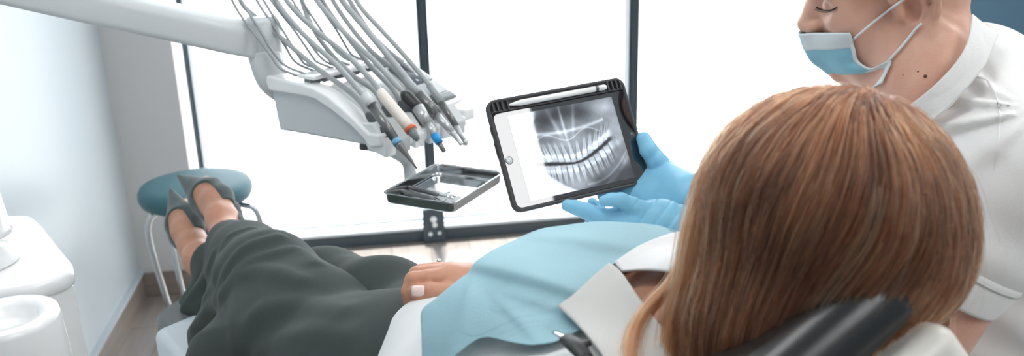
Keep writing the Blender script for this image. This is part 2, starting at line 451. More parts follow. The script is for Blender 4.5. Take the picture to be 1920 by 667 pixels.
# ------------------------------------------------------------------ stool
sc0 = P(366, 347, 2.88)
ST = np.array([sc0[0], sc0[1], 0]); sz = sc0[2]
stool = thing('stool', 'round teal vinyl stool with chrome tube legs near the wall corner', 'stool', ST)
prof = [(.001, -.052), (.15, -.052), (.168, -.042), (.175, -.024), (.174, -.008), (.166, .006), (.14, .012), (.08, .014), (.001, .015)]
MB().lathe(prof, (ST[0], ST[1], sz), n=48, cap=False).build('seat', M['teal'], stool)
MB().lathe([(.001, -.066), (.12, -.066), (.125, -.056), (.001, -.053)], (ST[0], ST[1], sz), n=32, cap=False).build('seat_plate', M['black'], stool)
for ang, rt_, rb_ in ((-8, .205, .19), (70, .17, .17), (150, .165, .125), (212, .160, .118)):
    a = math.radians(ang); e = math.cos(a) * RH + math.sin(a) * FH
    pts = [ST + e * .05 + ZUP * (sz - .062), ST + e * (rt_ - .045) + ZUP * (sz - .064), ST + e * (rt_ - .01) + ZUP * (sz - .085), ST + e * rt_ + ZUP * (sz - .16), ST + e * (rt_ + rb_) / 2 + ZUP * .2, ST + e * rb_ + ZUP * .012]
    lg = MB().tube(pts, .0095, 12, 36).build('leg', M['steel'], stool)
    MB().lathe([(.012, 0), (.014, .004), (.013, .018), (.010, .02)], ST + e * rb_, n=16).build('foot', M['black'], stool)

# ------------------------------------------------------------------ instrument delivery unit
a_ = math.radians(40)
U = math.cos(a_) * RH - math.sin(a_) * FH; V = math.sin(a_) * RH + math.cos(a_) * FH
O = P(690, 274, 1.62)
def side(x, y, o=O): return on_plane(x, y, o, V)
W_ = None
q = on_plane(868, 212, O, U); W_ = float(np.dot(q - O, V)); print('unit width', W_, 'dz', (q - O)[2])
W_ = min(max(W_, .24), .36)
fl = side(555, 210)
du = thing('delivery_unit', 'white dental delivery unit with grey hoses arching over it', 'dental unit', side(600, 262))
body = [side(*p) for p in ((502, 165), (509, 205), (517, 246), (560, 253), (620, 264), (680, 275), (694, 272), (686, 256), (664, 226), (640, 207), (612, 186), (590, 178), (550, 170))]
MB().prism(body, V * .008, V * (W_ - .008)).build('housing', M['offwhite'], du, bevel=.006)
shell = [side(*p) for p in ((490, 140), (496, 160), (503, 170), (572, 181), (590, 187), (620, 207), (655, 235), (679, 259), (692, 278), (714, 276), (712, 256), (700, 243), (689, 250), (667, 229), (640, 204), (612, 181), (587, 167), (562, 159), (530, 151), (497, 139))]
top_l = [side(*p) for p in ((492, 140), (530, 149), (562, 157), (587, 165), (612, 179), (640, 202), (667, 227), (690, 250), (712, 253))]
bot_l = [side(*p) for p in ((503, 170), (540, 176), (572, 181), (590, 187), (620, 207), (655, 235), (679, 259), (692, 278), (714, 276))]
outl = bot_l + top_l[::-1]
MB().prism(outl, V * 0, V * .035).prism(outl, V * (W_ - .03), V * W_).prism(outl[:-4] if False else outl, V * .03 - ZUP * .012, V * (W_ - .025) - ZUP * .012).build('top_shell', M['white'], du, bevel=.005)
# control panel on the far right of the top
def topat(s, v, dz=0.0):
    t = spline(np.array(top_l), [s])[0]; return t + V * v + ZUP * dz
pn = [topat(3.2, W_ - .088, .004), topat(3.2, W_ - .012, .008), topat(7.3, W_ - .012, .012), topat(7.3, W_ - .088, .006)]
def slab(pts, th, name, m, par, **k):
    n = unit(np.cross(np.array(pts[1]) - pts[0], np.array(pts[2]) - pts[0])); n = n if n[2] > 0 else -n
    return MB().prism(pts, n * 0, n * th).build(name, m, par, **k)
slab(pn, .008, 'control_panel', M['white'], du, bevel=.003)
def bil(q, s, t): q = [np.array(x) for x in q]; return (q[0] * (1 - s) + q[3] * s) * (1 - t) + (q[1] * (1 - s) + q[2] * s) * t
def sub(q, s0, s1, t0, t1, up): return [bil(q, s, t) + ZUP * up for s, t in ((s0, t0), (s0, t1), (s1, t1), (s1, t0))]
slab(sub(pn, .08, .52, .14, .86, .009), .003, 'display', M['display'], du)
slab(sub(pn, .56, .8, .14, .86, .009), .003, 'keypad', M['button'], du, bevel=.001)
slab(sub(pn, .83, .95, .14, .86, .009), .003, 'key_strip', M['greyplastic'], du)
slab(sub(pn, -.22, -.02, .1, .9, .004), .004, 'rear_panel', M['greyplastic'], du, bevel=.001)
# hose blocks at the rear
NB = 5
for k in range(NB):
    c = topat(2.0, .03 + k * (W_ - .12) / (NB - 1), .004)
    MB().box(c, .02, .026, .018, (U, V, ZUP)).build('hose_block', M['greyplastic'], du, bevel=.003)
    MB().box(c - U * .0 + ZUP * .006 + V * .0, .05, .034, .008, (U, V, ZUP)).build('block_cover', M['white'], du, bevel=.003)
# front holders: wedge blocks with a dark slot between
for k in range(6):
    v0 = .018 + k * (W_ - .06) / 5.2
    c = topat(7.6, v0, .004)
    wedge = [c + U * a + ZUP * b for a, b in ((-.05, .010), (-.012, .014), (.020, -.020), (.018, -.046), (-.03, -.036))]
    MB().prism(wedge, V * -.013, V * .013).build('holder_block', M['white'] if k % 2 == 0 else M['offwhite'], du, bevel=.003)
MB().tube([side(666, 268) + V * .02, side(666, 284) + V * .02], .008, 14).build('knob', M['slot'], du, bevel=.001)
MB().tube([side(688, 270) + V * .03, side(688, 282) + V * .03], .007, 14).build('knob', M['slot'], du, bevel=.001)
# thin steel guide rods of the hose arms
def rodpath(pts, d0, d1):
    y0, y1 = pts[0][1], pts[-1][1]
    return PP([(x, y, d0 + (d1 - d0) * ((y - y0) / (y1 - y0 + 1e-6)) ** 1.5) for x, y in pts])
rods = [((410, -60), (435, 0), (457, 37), (505, 100), (525, 127), (557, 142)), ((420, -60), (451, 0), (480, 45), (512, 97), (537, 124), (572, 138)),
        ((455, -60), (481, 0), (512, 47), (535, 87), (555, 117), (594, 135)), ((466, -60), (494, 0), (530, 57), (562, 108), (574, 121), (604, 131)),
        ((478, -60), (508, 0), (552, 57), (585, 105), (596, 117), (625, 128)), ((490, -60), (520, 0), (585, 87), (604, 110), (620, 120), (640, 126)),
        ((522, -60), (548, 0), (590, 60), (624, 103), (634, 113), (656, 122)), ((540, -60), (566, 0), (622, 85), (640, 104), (650, 111), (672, 118)),
        ((560, -60), (592, 0), (630, 55), (655, 97), (668, 107), (692, 116)), ((574, -60), (604, 0), (648, 60), (672, 94), (684, 103), (706, 112))]
for k, r in enumerate(rods):
    de = float(np.dot(topat(2.0, .03 + (k // 2) * (W_ - .12) / 4) - CAM, FWD))
    MB().tube(rodpath(r, de + .02, de), .0026, 8, 40).build('hose_rod', M['rod'], du)
# swing arm and joint
jd = float(np.dot(topat(0.6, .06) - CAM, FWD)); print('joint depth', jd)
jt = P(497, 70, jd); jb = P(503, 104, jd)
arm = thing('support_arm', 'long white articulated arm reaching across the top left to the delivery unit', 'support arm', P(200, 15, jd - .25))
cs = [((-260, -75), 36), ((0, -34), 35), ((160, 4), 33), ((330, 42), 31), ((430, 66), 30), ((500, 80), 29)]
Vv, Ff = [], []
for i, ((x, y), hw) in enumerate(cs):
    d = jd - .3 + .3 * i / 5
    c = P(x, y, d); h = hw * d / F_PX
    ring = rrect(0, 0, .075, 2 * h, .016, 5)
    ax1 = unit(FH * .9 + RH * .3)
    Vv += [c + ax1 * u + ZUP * w for u, w in ring]
n = len(ring)
for i in range(len(cs) - 1):
    for k in range(n): Ff.append((i * n + k, i * n + (k + 1) % n, (i + 1) * n + (k + 1) % n, (i + 1) * n + k))
Ff += [tuple(range(n)), tuple((len(cs) - 1) * n + k for k in range(n))]
mesh('arm_beam', Vv, Ff, M['offwhite'], arm)
jr = 33 * jd / F_PX
MB().lathe([(.001, .045), (jr * .8, .045), (jr, .036), (jr, -.036), (jr * .98, -.04), (.001, -.04)], P(495, 74, jd), n=40, cap=False).build('joint', M['offwhite'], arm)
MB().lathe([(jr * .97, -.040), (jr * .97, -.044), (.001, -.044)], P(495, 74, jd), n=40, cap=False).build('joint_seal', M['slot'], arm)
nk = MB(); nkp = [P(497, 103, jd), P(501, 125, jd), P(512, 150, jd + .01), P(535, 172, jd + .04)]
nk.tube(nkp, [jr * .93, jr * .9, jr * .88, jr * .8], 32, 16); nk.build('neck', M['offwhite'], arm)
# handpieces, each with its own hose looping over the arm and back into the unit
def hose(name, pts, r, par, dA, dB, m=None, pw=1.0):
    y0, y1 = pts[0][1], pts[-1][1]
    p3 = PP([(x, y, dA + (dB - dA) * max(0, (y - y0) / (y1 - y0)) ** pw) for x, y in pts])
    q = spline(np.array(p3), np.linspace(0, len(p3) - 1, 60))
    for _ in range(24): q[1:-1] = q[1:-1] * .5 + (q[:-2] + q[2:]) * .25
    MB().tube(q, r, 12).build(name, m or M['hose'], par); return p3
fd = lambda k: float(np.dot(topat(7.6, .03 + k * .05, 0) - CAM, FWD))
print('front depths', [fd(k) for k in range(5)])
HP = [
 dict(feed=((490, -60), (515, 0), (570, 66), (630, 120), (664, 158), (686, 184)), back=((420, -60), (450, 0), (462, 18), (510, 55), (585, 122), (635, 156), (675, 188), (690, 214), (706, 238), (724, 260))),
 dict(feed=((505, -60), (535, 0), (590, 56), (640, 94), (690, 142), (716, 174)), back=((570, -60), (560, -20), (590, 62), (655, 138), (700, 166), (720, 200), (738, 222), (758, 250))),
 dict(feed=((560, -60), (592, 0), (650, 66), (700, 112), (738, 154), (762, 177)), back=((580, -60), (602, 0), (660, 80), (700, 130), (735, 164), (750, 192), (768, 210), (786, 236))),
 dict(feed=((610, -60), (640, 0), (672, 38), (705, 78), (765, 150), (789, 181)), back=((600, -60), (622, 0), (690, 92), (745, 134), (768, 170), (780, 195), (796, 210), (812, 228))),
 dict(feed=((640, -60), (667, 0), (692, 32), (730, 72), (800, 152), (829, 193)), back=((620, -60), (655, 0), (700, 70), (768, 130), (800, 170), (812, 192), (822, 205), (838, 220))),
]
def seg(p3, pts, rs, name, m, par, n=18):
    pass
LAB = ['dark metal handpiece with pale blue ring, lowest tip of the five', 'cream coloured scaler handpiece with orange ring and thin needle tip',
       'silver handpiece with black grip and bright blue ring', 'grey metal handpiece with thick grip, between the blue ringed and round headed ones', 'slim grey turbine handpiece with small round head, nearest the screen']
SPEC = [
 [('hose_sleeve', 'button', ((683, 178), (698, 197)), (.0085, .0105)), ('grip', 'darksteel', ((697, 196), (742, 263)), (.0092, .0078)), ('ring', 'ltblue', ((741, 262), (747, 270)), (.0082, .0082)), ('nose', 'darksteel', ((747, 270), (760, 286), (782, 316)), (.0078, .0052, .0012))],
 [('grip', 'cream', ((713, 170), (722, 184), (770, 242)), (.0075, .010, .0105)), ('ring', 'orange', ((768, 240), (772, 245)), (.0110, .0110)), ('nose', 'greyplastic', ((771, 244), (783, 262)), (.010, .0045)), ('needle', 'satin', ((783, 261), (789, 268), (793, 273)), (.0012, .0010, .0006))],
 [('grip', 'black', ((757, 174), (764, 182), (786, 204)), (.008, .0125, .0105)), ('barrel', 'satin', ((784, 202), (802, 231)), (.0115, .0095)), ('shank', 'satin', ((801, 230), (818, 257)), (.0075, .0068)), ('ring', 'blue', ((815, 253), (824, 268)), (.0084, .0074)), ('nose', 'darksteel', ((823, 267), (833, 284)), (.0055, .0040))],
 [('hose_sleeve', 'hose', ((760, 148), (788, 180)), (.0075, .0085)), ('grip', 'darksteel', ((786, 177), (818, 215)), (.0115, .0108)), ('shank', 'satin', ((817, 214), (848, 248)), (.0078, .0062)), ('nose', 'satin', ((847, 247), (860, 264), (865, 271)), (.0060, .0036, .0042))],
 [('hose_sleeve', 'hose', ((806, 160), (829, 193)), (.0072, .0078)), ('grip', 'darksteel', ((828, 192), (856, 238)), (.0078, .0060)), ('neck', 'satin', ((855, 237), (872, 266)), (.0060, .0042)), ('head', 'satin', ((869, 266), (877, 268)), (.0062, .0062))],
]
for k in range(5):
    d0 = fd(k); dt = d0 - .05
    hp = thing('dental_handpiece', LAB[k], 'handpiece', P(*SPEC[k][1][2][0], d0 - .03), 'handpieces on the delivery unit')
    fp = HP[k]['feed']
    hose('hose', fp, .0052 if k != 3 else .0062, hp, jd + .1, d0 - .03, pw=.8)
    ya = SPEC[k][0][2][0][1]; yb = SPEC[k][-1][2][-1][1]
    for name, m, pts, rs in SPEC[k]:
        MB().tube(PP([(x, y, d0 - .03 - .05 * (y - ya) / (yb - ya)) for x, y in pts]), rs, 20, 2 * len(pts) + 3 if len(pts) > 2 else 0).build(name, M[m], hp)
    bp = HP[k]['back']
    hose('return_hose', bp[:-2], .005, hp, jd + .12, d0 + .012, pw=.8)
    MB().tube(PP([(x, y, d0 + .010 - .012 * i) for i, (x, y) in enumerate(bp[-3:])]), [.006, .0085, .006], 12, 14).build('holder', M['slot'], hp)
# tray arm
td = float(np.dot(side(690, 274) + V * .08 - CAM, FWD))
TC = np.array([.102, 1.541, .918])
tp = PP([(680, 268, td + .02), (715, 276, td + .03), (744, 287, td + .05), (763, 302, 1.765), (769, 322, 1.76), (770, 340, 1.745), (776, 352, 1.705)])
tp += [TC + np.array([-.02, .02, -.020]), TC + np.array([.0, .0, -.018])]
MB().tube(tp, [.0125] * 6 + [.011, .010, .010], 18, 60).build('tray_arm', M['offwhite'], du)
MB().box(TC + np.array([0, 0, -.0135]), .06, .06, .010, (unit([.58, .81, 0]), unit([-.81, .58, 0]), ZUP)).build('tray_mount', M['offwhite'], du, bevel=.003)

# ------------------------------------------------------------------ steel tray with two instruments
ex = unit(np.array([.8144, -.5779, 0])); ey = unit(np.array([.5802, .8126, 0])); ey = ey - ex * np.dot(ex, ey); ey = unit(ey)
def trayp(a, b, c=0.0): return TC + ex * a + ey * b + ZUP * c
TW, TD, TH = .14, .18, .019
def ringv(w, d, r, z): return [trayp(a, b, z) for a, b in rrect(0, 0, w, d, r, 5)]
lv = [(TW - .010, TD - .010, .010, .0), (TW - .004, TD - .004, .012, .003), (TW, TD, .012, TH), (TW + .008, TD + .008, .014, TH + .001), (TW + .008, TD + .008, .014, TH - .0015),
      (TW + .0025, TD + .0025, .013, TH - .002), (TW - .001, TD - .001, .012, .002), (TW - .008, TD - .008, .010, -.0015)]
mb = MB(); Vv = []; 
for l in lv: Vv += ringv(*l)
n = len(ringv(*lv[0])); Ff = [tuple(range(n)), tuple((len(lv) - 1) * n + k for k in range(n - 1, -1, -1))]
for i in range(len(lv) - 1):
    for k in range(n): Ff.append((i * n + k, i * n + (k + 1) % n, (i + 1) * n + (k + 1) % n, (i + 1) * n + k))
tray = mesh('instrument_tray', Vv, Ff, M['steel2'], None, smooth=False, bevel=.0008)
tag(tray, 'small square polished steel tray held beside the tablet', 'tray')
def tp_(x, y, z=.0052): return on_plane(x, y, TC + ZUP * z, ZUP)
for k, (p0, p1, lab) in enumerate((((766, 351), (838, 369), 'steel dental mirror lying in the tray, the one farther from the near rim'), ((752, 357), (834, 379), 'steel dental probe lying in the tray along its near rim'))):
    A_, B_ = tp_(*p0), tp_(*p1); d = unit(B_ - A_); L_ = np.linalg.norm(B_ - A_)
    ins = thing('dental_mirror' if k == 0 else 'dental_probe', lab, 'dental instrument', A_, None)
    MB().tube([A_ + d * L_ * t for t in (0, .03, .1, .7, .78)], [.003, .0042, .0044, .0044, .0028], 14).build('handle', M['darksteel'], ins)
    MB().tube([A_ + d * L_ * .78, A_ + d * L_ * .92, A_ + d * L_ * 1.02 + ZUP * (.004 if k else .002), A_ + d * L_ * 1.05 + ZUP * .008], [.0017, .0013, .001, .0006], 8, 12).build('tip', M['steel'], ins)
    if k == 0:
        MB().lathe([(.001, 0), (.009, 0), (.0095, .001), (.009, .002), (.001, .002)], A_ + d * L_ * 1.1 + ZUP * .004, unit(ZUP * .7 + d * .4), 20, False).build('mirror_disc', M['steel2'], ins)

# ------------------------------------------------------------------ white cuspidor unit at the left
zs = .95
def sh(x, y, z=zs): return on_z(x, y, z)
cusp = thing('cuspidor', 'white rounded cuspidor unit with round bowl at the left edge', 'cuspidor', np.array([*sh(60, 560)[:2], 0]))
def poly3(pts, z): return [on_z(x, y, z) for x, y in pts]
out = [(-150, 410), (40, 400), (62, 402), (78, 416), (118, 466), (136, 488), (137, 500), (126, 509), (70, 528), (0, 540), (-150, 560)]
tri = poly3(out, zs)
MB().prism(tri, ZUP * -.03, ZUP * 0).build('top_shelf', M['white'], cusp, bevel=.012, bseg=4)
inn = [np.mean(tri, 0) * .06 + np.array(q) * .94 for q in tri]
MB().prism(inn, ZUP * -.29, ZUP * -.02).build('column', M['white'], cusp, bevel=.02, bseg=4)
inn2 = [np.mean(tri, 0) * -.06 + np.array(q) * 1.06 for q in tri]
MB().prism(inn2, ZUP * (-zs), ZUP * -.27).build('base', M['white'], cusp, bevel=.02, bseg=4)
bc = on_z(8, 592, .95); br_ = float(np.linalg.norm(on_z(112, 575, .95) - bc))
print('bowl', bc, br_)
MB().lathe([(.001, -.2), (br_ * 1.12, -.2), (br_ * 1.05, -.06), (br_ * 1.0, -.008), (br_ * .97, 0), (br_ * .9, .002), (br_ * .62, .0), (br_ * .58, -.004), (br_ * .54, -.016), (br_ * .3, -.024), (.001, -.026)], bc, n=56, cap=False).build('bowl', M['white'], cusp)
cc = on_z(-46, 470, .97)
MB().lathe([(.001, 0), (.052, 0), (.055, .006), (.045, .02), (.03, .03), (.001, .03)], cc - ZUP * .02, n=40, cap=False).build('filler_base', M['white'], cusp)
cr = .062
c2 = P(-62, 448, float(np.dot(cc - CAM, FWD)) - .02)
MB().lathe([(.001, .004), (cr * .6, .0), (cr * .93, .004), (cr * .9, .012), (cr * .74, .12), (cr * .6, .26), (.001, .262)], c2 + ZUP * .0, n=48, cap=False).build('cup_filler', M['white'], cusp)
MB().tube([c2 + ZUP * -.03 + np.array([-.02, 0, 0]), c2 + ZUP * .02 + np.array([-.02, 0, 0])], .02, 16).build('filler_stem', M['white'], cusp)

# ------------------------------------------------------------------ tablet in its case
TO = np.array([.25854607, 1.19853478, 1.09627252])
tx = np.array([.9686, .2423, .0562]); ty = np.array([-.1674, .4681, .8677]); tz = np.array([.184, -.8498, .4939])
tx = unit(tx); ty = unit(ty - tx * np.dot(tx, ty)); tz = np.cross(tx, ty)
def tb(a, b, c=0.0): return TO + tx * a + ty * b + tz * c
CW, CH = .215, .160
tab = thing('tablet', 'tablet in a charcoal case showing a dental x-ray, held by gloved hands', 'tablet', tb(0, -CH / 2, -.005))
def frame3(w, h, r, cx, cy, c): return [tb(a, b, c) for a, b in rrect(cx, cy, w, h, r, 6)]
lv = [(CW - .006, CH - .006, .010, 0, 0, -.012), (CW, CH, .013, 0, 0, -.008), (CW, CH, .013, 0, 0, .000), (CW - .004, CH - .004, .011, 0, 0, .0022), (CW - .009, CH - .009, .009, 0, 0, .0012), (CW - .010, CH - .010, .009, 0, 0, -.003)]
Vv = []
for l in lv: Vv += frame3(*l)
n = len(frame3(*lv[0])); Ff = [tuple(range(n)), tuple((len(lv) - 1) * n + k for k in range(n - 1, -1, -1))]
for i in range(len(lv) - 1):
    for k in range(n): Ff.append((i * n + k, i * n + (k + 1) % n, (i + 1) * n + (k + 1) % n, (i + 1) * n + k))
mesh('case', Vv, Ff, M['case'], tab)
M['bezel'] = mat('front_glass_black', srgb(24, 28, 34), 0.02, spec=0.5, ior=2.2)
GW, GH, gy = .2035, .1345, -.0075
MB().prism([tb(a, b) for a, b in rrect(0, gy, GW, GH, .008, 5)], tz * -.004, tz * .0).build('front_glass', M['bezel'], tab, smooth=False)
# ribs of the case around the pencil channel
rb = MB()
for x in (-.099, -.092, -.085, -.077, .080, .087, .094, .100):
    rb.box(tb(x, .0685, .0005), .0022, .0135, .006, (tx, ty, tz))
rb.box(tb(0, .0622, -.0005), .205, .0022, .004, (tx, ty, tz))
rb.build('case_rib', M['case'], tab, smooth=False)
MB().prism([tb(a, b) for a, b in rrect(0, .0685, .203, .0135, .003, 3)], tz * -.006, tz * -.002).build('pencil_channel', M['black'], tab, smooth=False)
MB().lathe([(.0052, 0), (.0056, .0006), (.0050, .0008)], tb(-.0955, gy, .0), tz, 24, False).build('home_button_ring', M['steel'], tab)
MB().lathe([(.001, .0004), (.0049, .0004), (.0049, 0)], tb(-.0955, gy, .0), tz, 24, False).build('home_button', mat('home_button_white', srgb(225, 226, 226), .2), tab)
MB().lathe([(.001, .0003), (.0019, .0003), (.0021, 0)], tb(.0965, gy + .002, .0), tz, 16, False).build('front_camera', mat('lens_ring', srgb(120, 126, 132), .1), tab)
MB().lathe([(.0008, .0003), (.0008, 0)], tb(.0965, gy + .009, .0), tz, 10, True).build('light_sensor', M['black'], tab)
for yb_, l_ in ((.018, .012), (-.01, .02)):
    MB().box(tb(-CW / 2 - .0008, yb_ + .02, -.004), .002, l_, .004, (tx, ty, tz)).build('case_button', M['black'], tab, bevel=.0008)
pen = thing('stylus_pencil', 'white stylus pencil lying in the slot of the tablet case', 'stylus', tb(-.06, .0685, .003))
MB().tube([tb(-.078, .0685, .0015), tb(-.070, .0685, .0022), tb(-.058, .0685, .0028), tb(.0585, .0685, .0028)], [.0007, .0022, .0042, .0042], 20).build('barrel', M['pencil'], pen)
MB().tube([tb(.0585, .0685, .0028), tb(.0630, .0685, .0028)], .00425, 20).build('band', mat('grey_band', srgb(110, 110, 112), .3, metal=.6), pen)
MB().tube([tb(.0630, .0685, .0028), tb(.0735, .0685, .0028), tb(.0762, .0685, .0028), tb(.0772, .0685, .0028)], [.0042, .0042, .0032, .001], 20).build('cap', M['pencil'], pen)

# x-ray picture on the screen, drawn point by point into the screen's own colours
NXs, NYs = 440, 330
sw, shh = .163, .122
gx, gyv = np.meshgrid(np.linspace(0, 1, NXs), np.linspace(0, 1, NYs))       # y up
def xray(u, v):
    """panoramic x-ray of two tooth rows; u, v in 0..1 with v up"""
    r = np.random.default_rng(3)
    def G(cx, cy, sx, sy, a=0):
        c, s = math.cos(a), math.sin(a); x = (u - cx) * c + (v - cy) * s; y = -(u - cx) * s + (v - cy) * c
        return np.exp(-(x / sx) ** 2 - (y / sy) ** 2)
    nz = sum(np.sin(u * r.uniform(5, 60) + v * r.uniform(5, 60) * r.choice([-1, 1]) + r.uniform(0, 6)) for _ in range(14)) / 14
    fine = sum(np.sin(u * r.uniform(60, 240) + v * r.uniform(10, 120) * r.choice([-1, 1]) + r.uniform(0, 6)) for _ in range(14)) / 14
    I = .36 + .07 * nz + .03 * fine
    I += .18 * G(.5, .55, .5, .25) - .22 * G(.30, .86, .10, .12) - .26 * G(.50, .93, .16, .10) - .16 * G(.68, .86, .08, .09)
    I += .34 * G(.475, .80, .012, .25) + .22 * G(.40, .80, .02, .2, .2) + .2 * G(.58, .82, .014, .2, -.2)      # septum
    pal = .70 + .10 * (u - .48) ** 2 * 4
    I += .30 * np.exp(-((v - pal) / .020) ** 2) * ((u > .17) & (u < .86))
    pal2 = .645 - .05 * np.cos((u - .48) * 16)
    I += .22 * np.exp(-((v - pal2) / .008) ** 2) * ((u > .2) & (u < .8))
    I -= .13 * G(.26, .63, .10, .05) + .13 * G(.70, .64, .09, .05)
    # bite line
    xs = np.array([.05, .15, .25, .38, .48, .56, .66, .76, .86, .95]); ys = np.array([.40, .385, .365, .335, .315, .325, .37, .43, .50, .56])
    bite = np.interp(u, xs, ys); bw = np.interp(u, [.05, .3, .5, .7, .9], [.026, .034, .016, .036, .040])
    inarch = 1 / (1 + np.exp(-(u - .075) * 90)) * 1 / (1 + np.exp((u - .885) * 90))
    # teeth
    n = 15; cxs = np.linspace(.105, .865, n) + r.normal(size=n) * .003
    for k in range(n):
        c = cxs[k]; b = np.interp(c, xs, ys); slope = (np.interp(c + .02, xs, ys) - np.interp(c - .02, xs, ys)) / .04
        edge = abs(k - 7) / 7; wid = .021 + .007 * edge
        for up in (1, -1):
            lean = slope * .8 + (c - .48) * (.5 if up > 0 else -.75); b0 = b + up * np.interp(c, [.05, .3, .5, .7, .9], [.026, .034, .016, .036, .040]) * .7
            t = (v - b0) * up; x = u - c - (v - b0) * lean * .45 * up * 1.0
            crown = 1 / (1 + np.exp(-(t - .002) * 260)) / (1 + np.exp((t - .088) * 120)) / (1 + np.exp((np.abs(x) - wid * (1.0 - .8 * np.clip(t - .05, 0, 1))) * 420))
            rl = .19 if up > 0 else .17
            taper = wid * (.92 - .62 * np.clip((t - .07) / rl, 0, 1))
            root = 1 / (1 + np.exp(-(t - .05) * 140)) / (1 + np.exp((t - rl - .04) * 70)) / (1 + np.exp((np.abs(x) - taper) * 520))
            canal = np.exp(-(x / .004) ** 2) / (1 + np.exp(-(t - .05) * 120)) / (1 + np.exp((t - rl) * 60))
            if edge > .45:  # molars: two roots
                sp = .011; root = root * (1 - .7 * np.exp(-(x / .005) ** 2) * (t > .11))
            rim = np.exp(-((np.abs(x) - wid * .9) / .003) ** 2) * crown
            I = I + inarch * (.30 * crown * (1 + .25 * np.sin(k * 2.3 + up)) + .20 * root - .12 * canal * (1 - crown * .3) + .10 * rim)
            I = I - .10 * np.exp(-((np.abs(x) - taper - .006) / .004) ** 2) * (t > .03) * (t < rl) * inarch
    I = I - inarch * .40 * np.exp(-((v - bite) / (bw * .62)) ** 4)
    I += .20 * G(.50, .40, .03, .02)
    # mandible body, ramus and chin
    I += .22 * G(.46, .08, .13, .10) + .12 * G(.46, .19, .20, .05) - .12 * G(.30, .02, .06, .06) - .12 * G(.66, .08, .07, .06)
    jaw = .02 + 1.9 * np.clip(u - .60, 0, 1) ** 2
    I += .16 * np.exp(-((v - jaw - .02) / .016) ** 2) * (u > .55)
    I += .10 * np.exp(-((v - jaw + .05) / .03) ** 2) * (u > .6)
    I += .26 * G(.90, .90, .12, .10) + .16 * G(.97, .62, .08, .2) + .2 * G(.93, .45, .03, .04) + .14 * G(.95, .22, .03, .05)
    I -= .20 * (1 / (1 + np.exp(-(.09 - v - .5 * np.clip(.75 - u, 0, 1) + .4 * np.clip(u - .75, 0, 1)) * 40))) * (u > .4)
    I = np.clip(I, 0.03, 1)
    # pale screen glare at the left, painted into the picture's colours
    vb = np.array([0, .10, .25, .38, .48, .60, .72, .82, .92, 1.0]); ub = np.array([.44, .33, .215, .13, .085, .075, .105, .17, .235, .25])
    w = 1 / (1 + np.exp((u - np.interp(v, vb, ub)) * 130)); tz_ = 1 / (1 + np.exp(-(u - .0) * 60))
    I = I * (1 - w) + w * np.clip(.80 + .10 * nz + .12 * (v < .8) * (1 - np.clip((v - .5) / .3, 0, 1)), 0, .98)
    return I, w
I, wl = xray(gx, gyv)
colr = np.stack([I * .93, I * .985, I * 1.03 + .012], -1); colr = np.clip(colr, 0, 1) ** 2.0
SV = np.array([tb((x - .5) * sw, gy + (y - .5) * shh, .00045) for y in np.linspace(0, 1, NYs) for x in np.linspace(0, 1, NXs)])
scr_m = mat('screen_picture', (.01, .01, .012, 1), 0.02, ior=2.2)
at = scr_m.node_tree.nodes.new('ShaderNodeVertexColor'); at.layer_name = 'picture'
scr_m.node_tree.links.new(at.outputs['Color'], scr_m.node_tree.nodes['Principled BSDF'].inputs['Emission Color'])
scr_m.node_tree.nodes['Principled BSDF'].inputs['Emission Strength'].default_value = 1.35
so = mesh('screen', SV, grid_faces(NYs, NXs), scr_m, tab, smooth=False)
ca = so.data.color_attributes.new('picture', 'FLOAT_COLOR', 'POINT')
ca.data.foreach_set('color', np.concatenate([colr.reshape(-1, 3), np.ones((NXs * NYs, 1))], 1).astype(np.float32).ravel())
# ================================================================== people
def skin_mat(name, col, alt):
    return mat(name, col, 0.42, spec=0.4, sss=0.12, vary=0.02, vscale=22, bump=0.12, bscale=420, alt=alt, detail=5)
M['skin_m'] = skin_mat('skin_fair', srgb(228, 182, 160), srgb(216, 164, 142))
M['skin_w'] = skin_mat('skin_warm', srgb(200, 148, 122), srgb(188, 134, 108))
M['shirt'] = mat('white_pique_cotton', srgb(243, 242, 240), 0.85, bump=0.25, bscale=900, sheen=.1)
M['blouse'] = mat('white_blouse_cotton', srgb(228, 229, 229), 0.8, bump=0.12, bscale=700)
M['collar'] = mat('grey_white_linen', srgb(205, 205, 202), 0.8, bump=0.15, bscale=800)
M['bib'] = mat('pale_blue_paper_bib', srgb(158, 196, 207), 0.75, bump=0.3, bscale=520, stretch=(1, 3, 1))
M['trouser'] = mat('dark_green_wool', srgb(50, 58, 56), 0.85, bump=0.15, bscale=900, sheen=.06, vary=.05, vscale=300)
M['suede'] = mat('dark_green_suede', srgb(78, 90, 90), 0.9, bump=0.2, bscale=600, sheen=.3, vary=.1, vscale=60)
M['sole'] = mat('dark_sole', srgb(52, 54, 54), 0.6)
M['glove'] = mat('blue_nitrile_glove', srgb(130, 192, 222), 0.42, spec=0.4, sss=0.0, bump=0.08, bscale=240, vary=.04, vscale=30)
M['mask'] = mat('blue_mask_cloth', srgb(146, 204, 224), 0.8, bump=0.12, bscale=600)
M['maskw'] = mat('white_mask_edge', srgb(226, 234, 236), 0.8, bump=0.12, bscale=600)
M['nail'] = mat('pale_pink_nail', srgb(240, 214, 206), 0.2, coat=.4)
M['shorthair'] = mat('short_brown_hair', srgb(92, 74, 62), 0.8, bump=0.5, bscale=700, vary=.25, vscale=250)
M['lash'] = mat('dark_lash', srgb(52, 38, 32), 0.6)
M['hairbase'] = mat('brown_hair_base', srgb(70, 46, 33), 0.6, vary=.3, vscale=60)
M['mole'] = mat('brown_mole', srgb(96, 60, 46), 0.6)

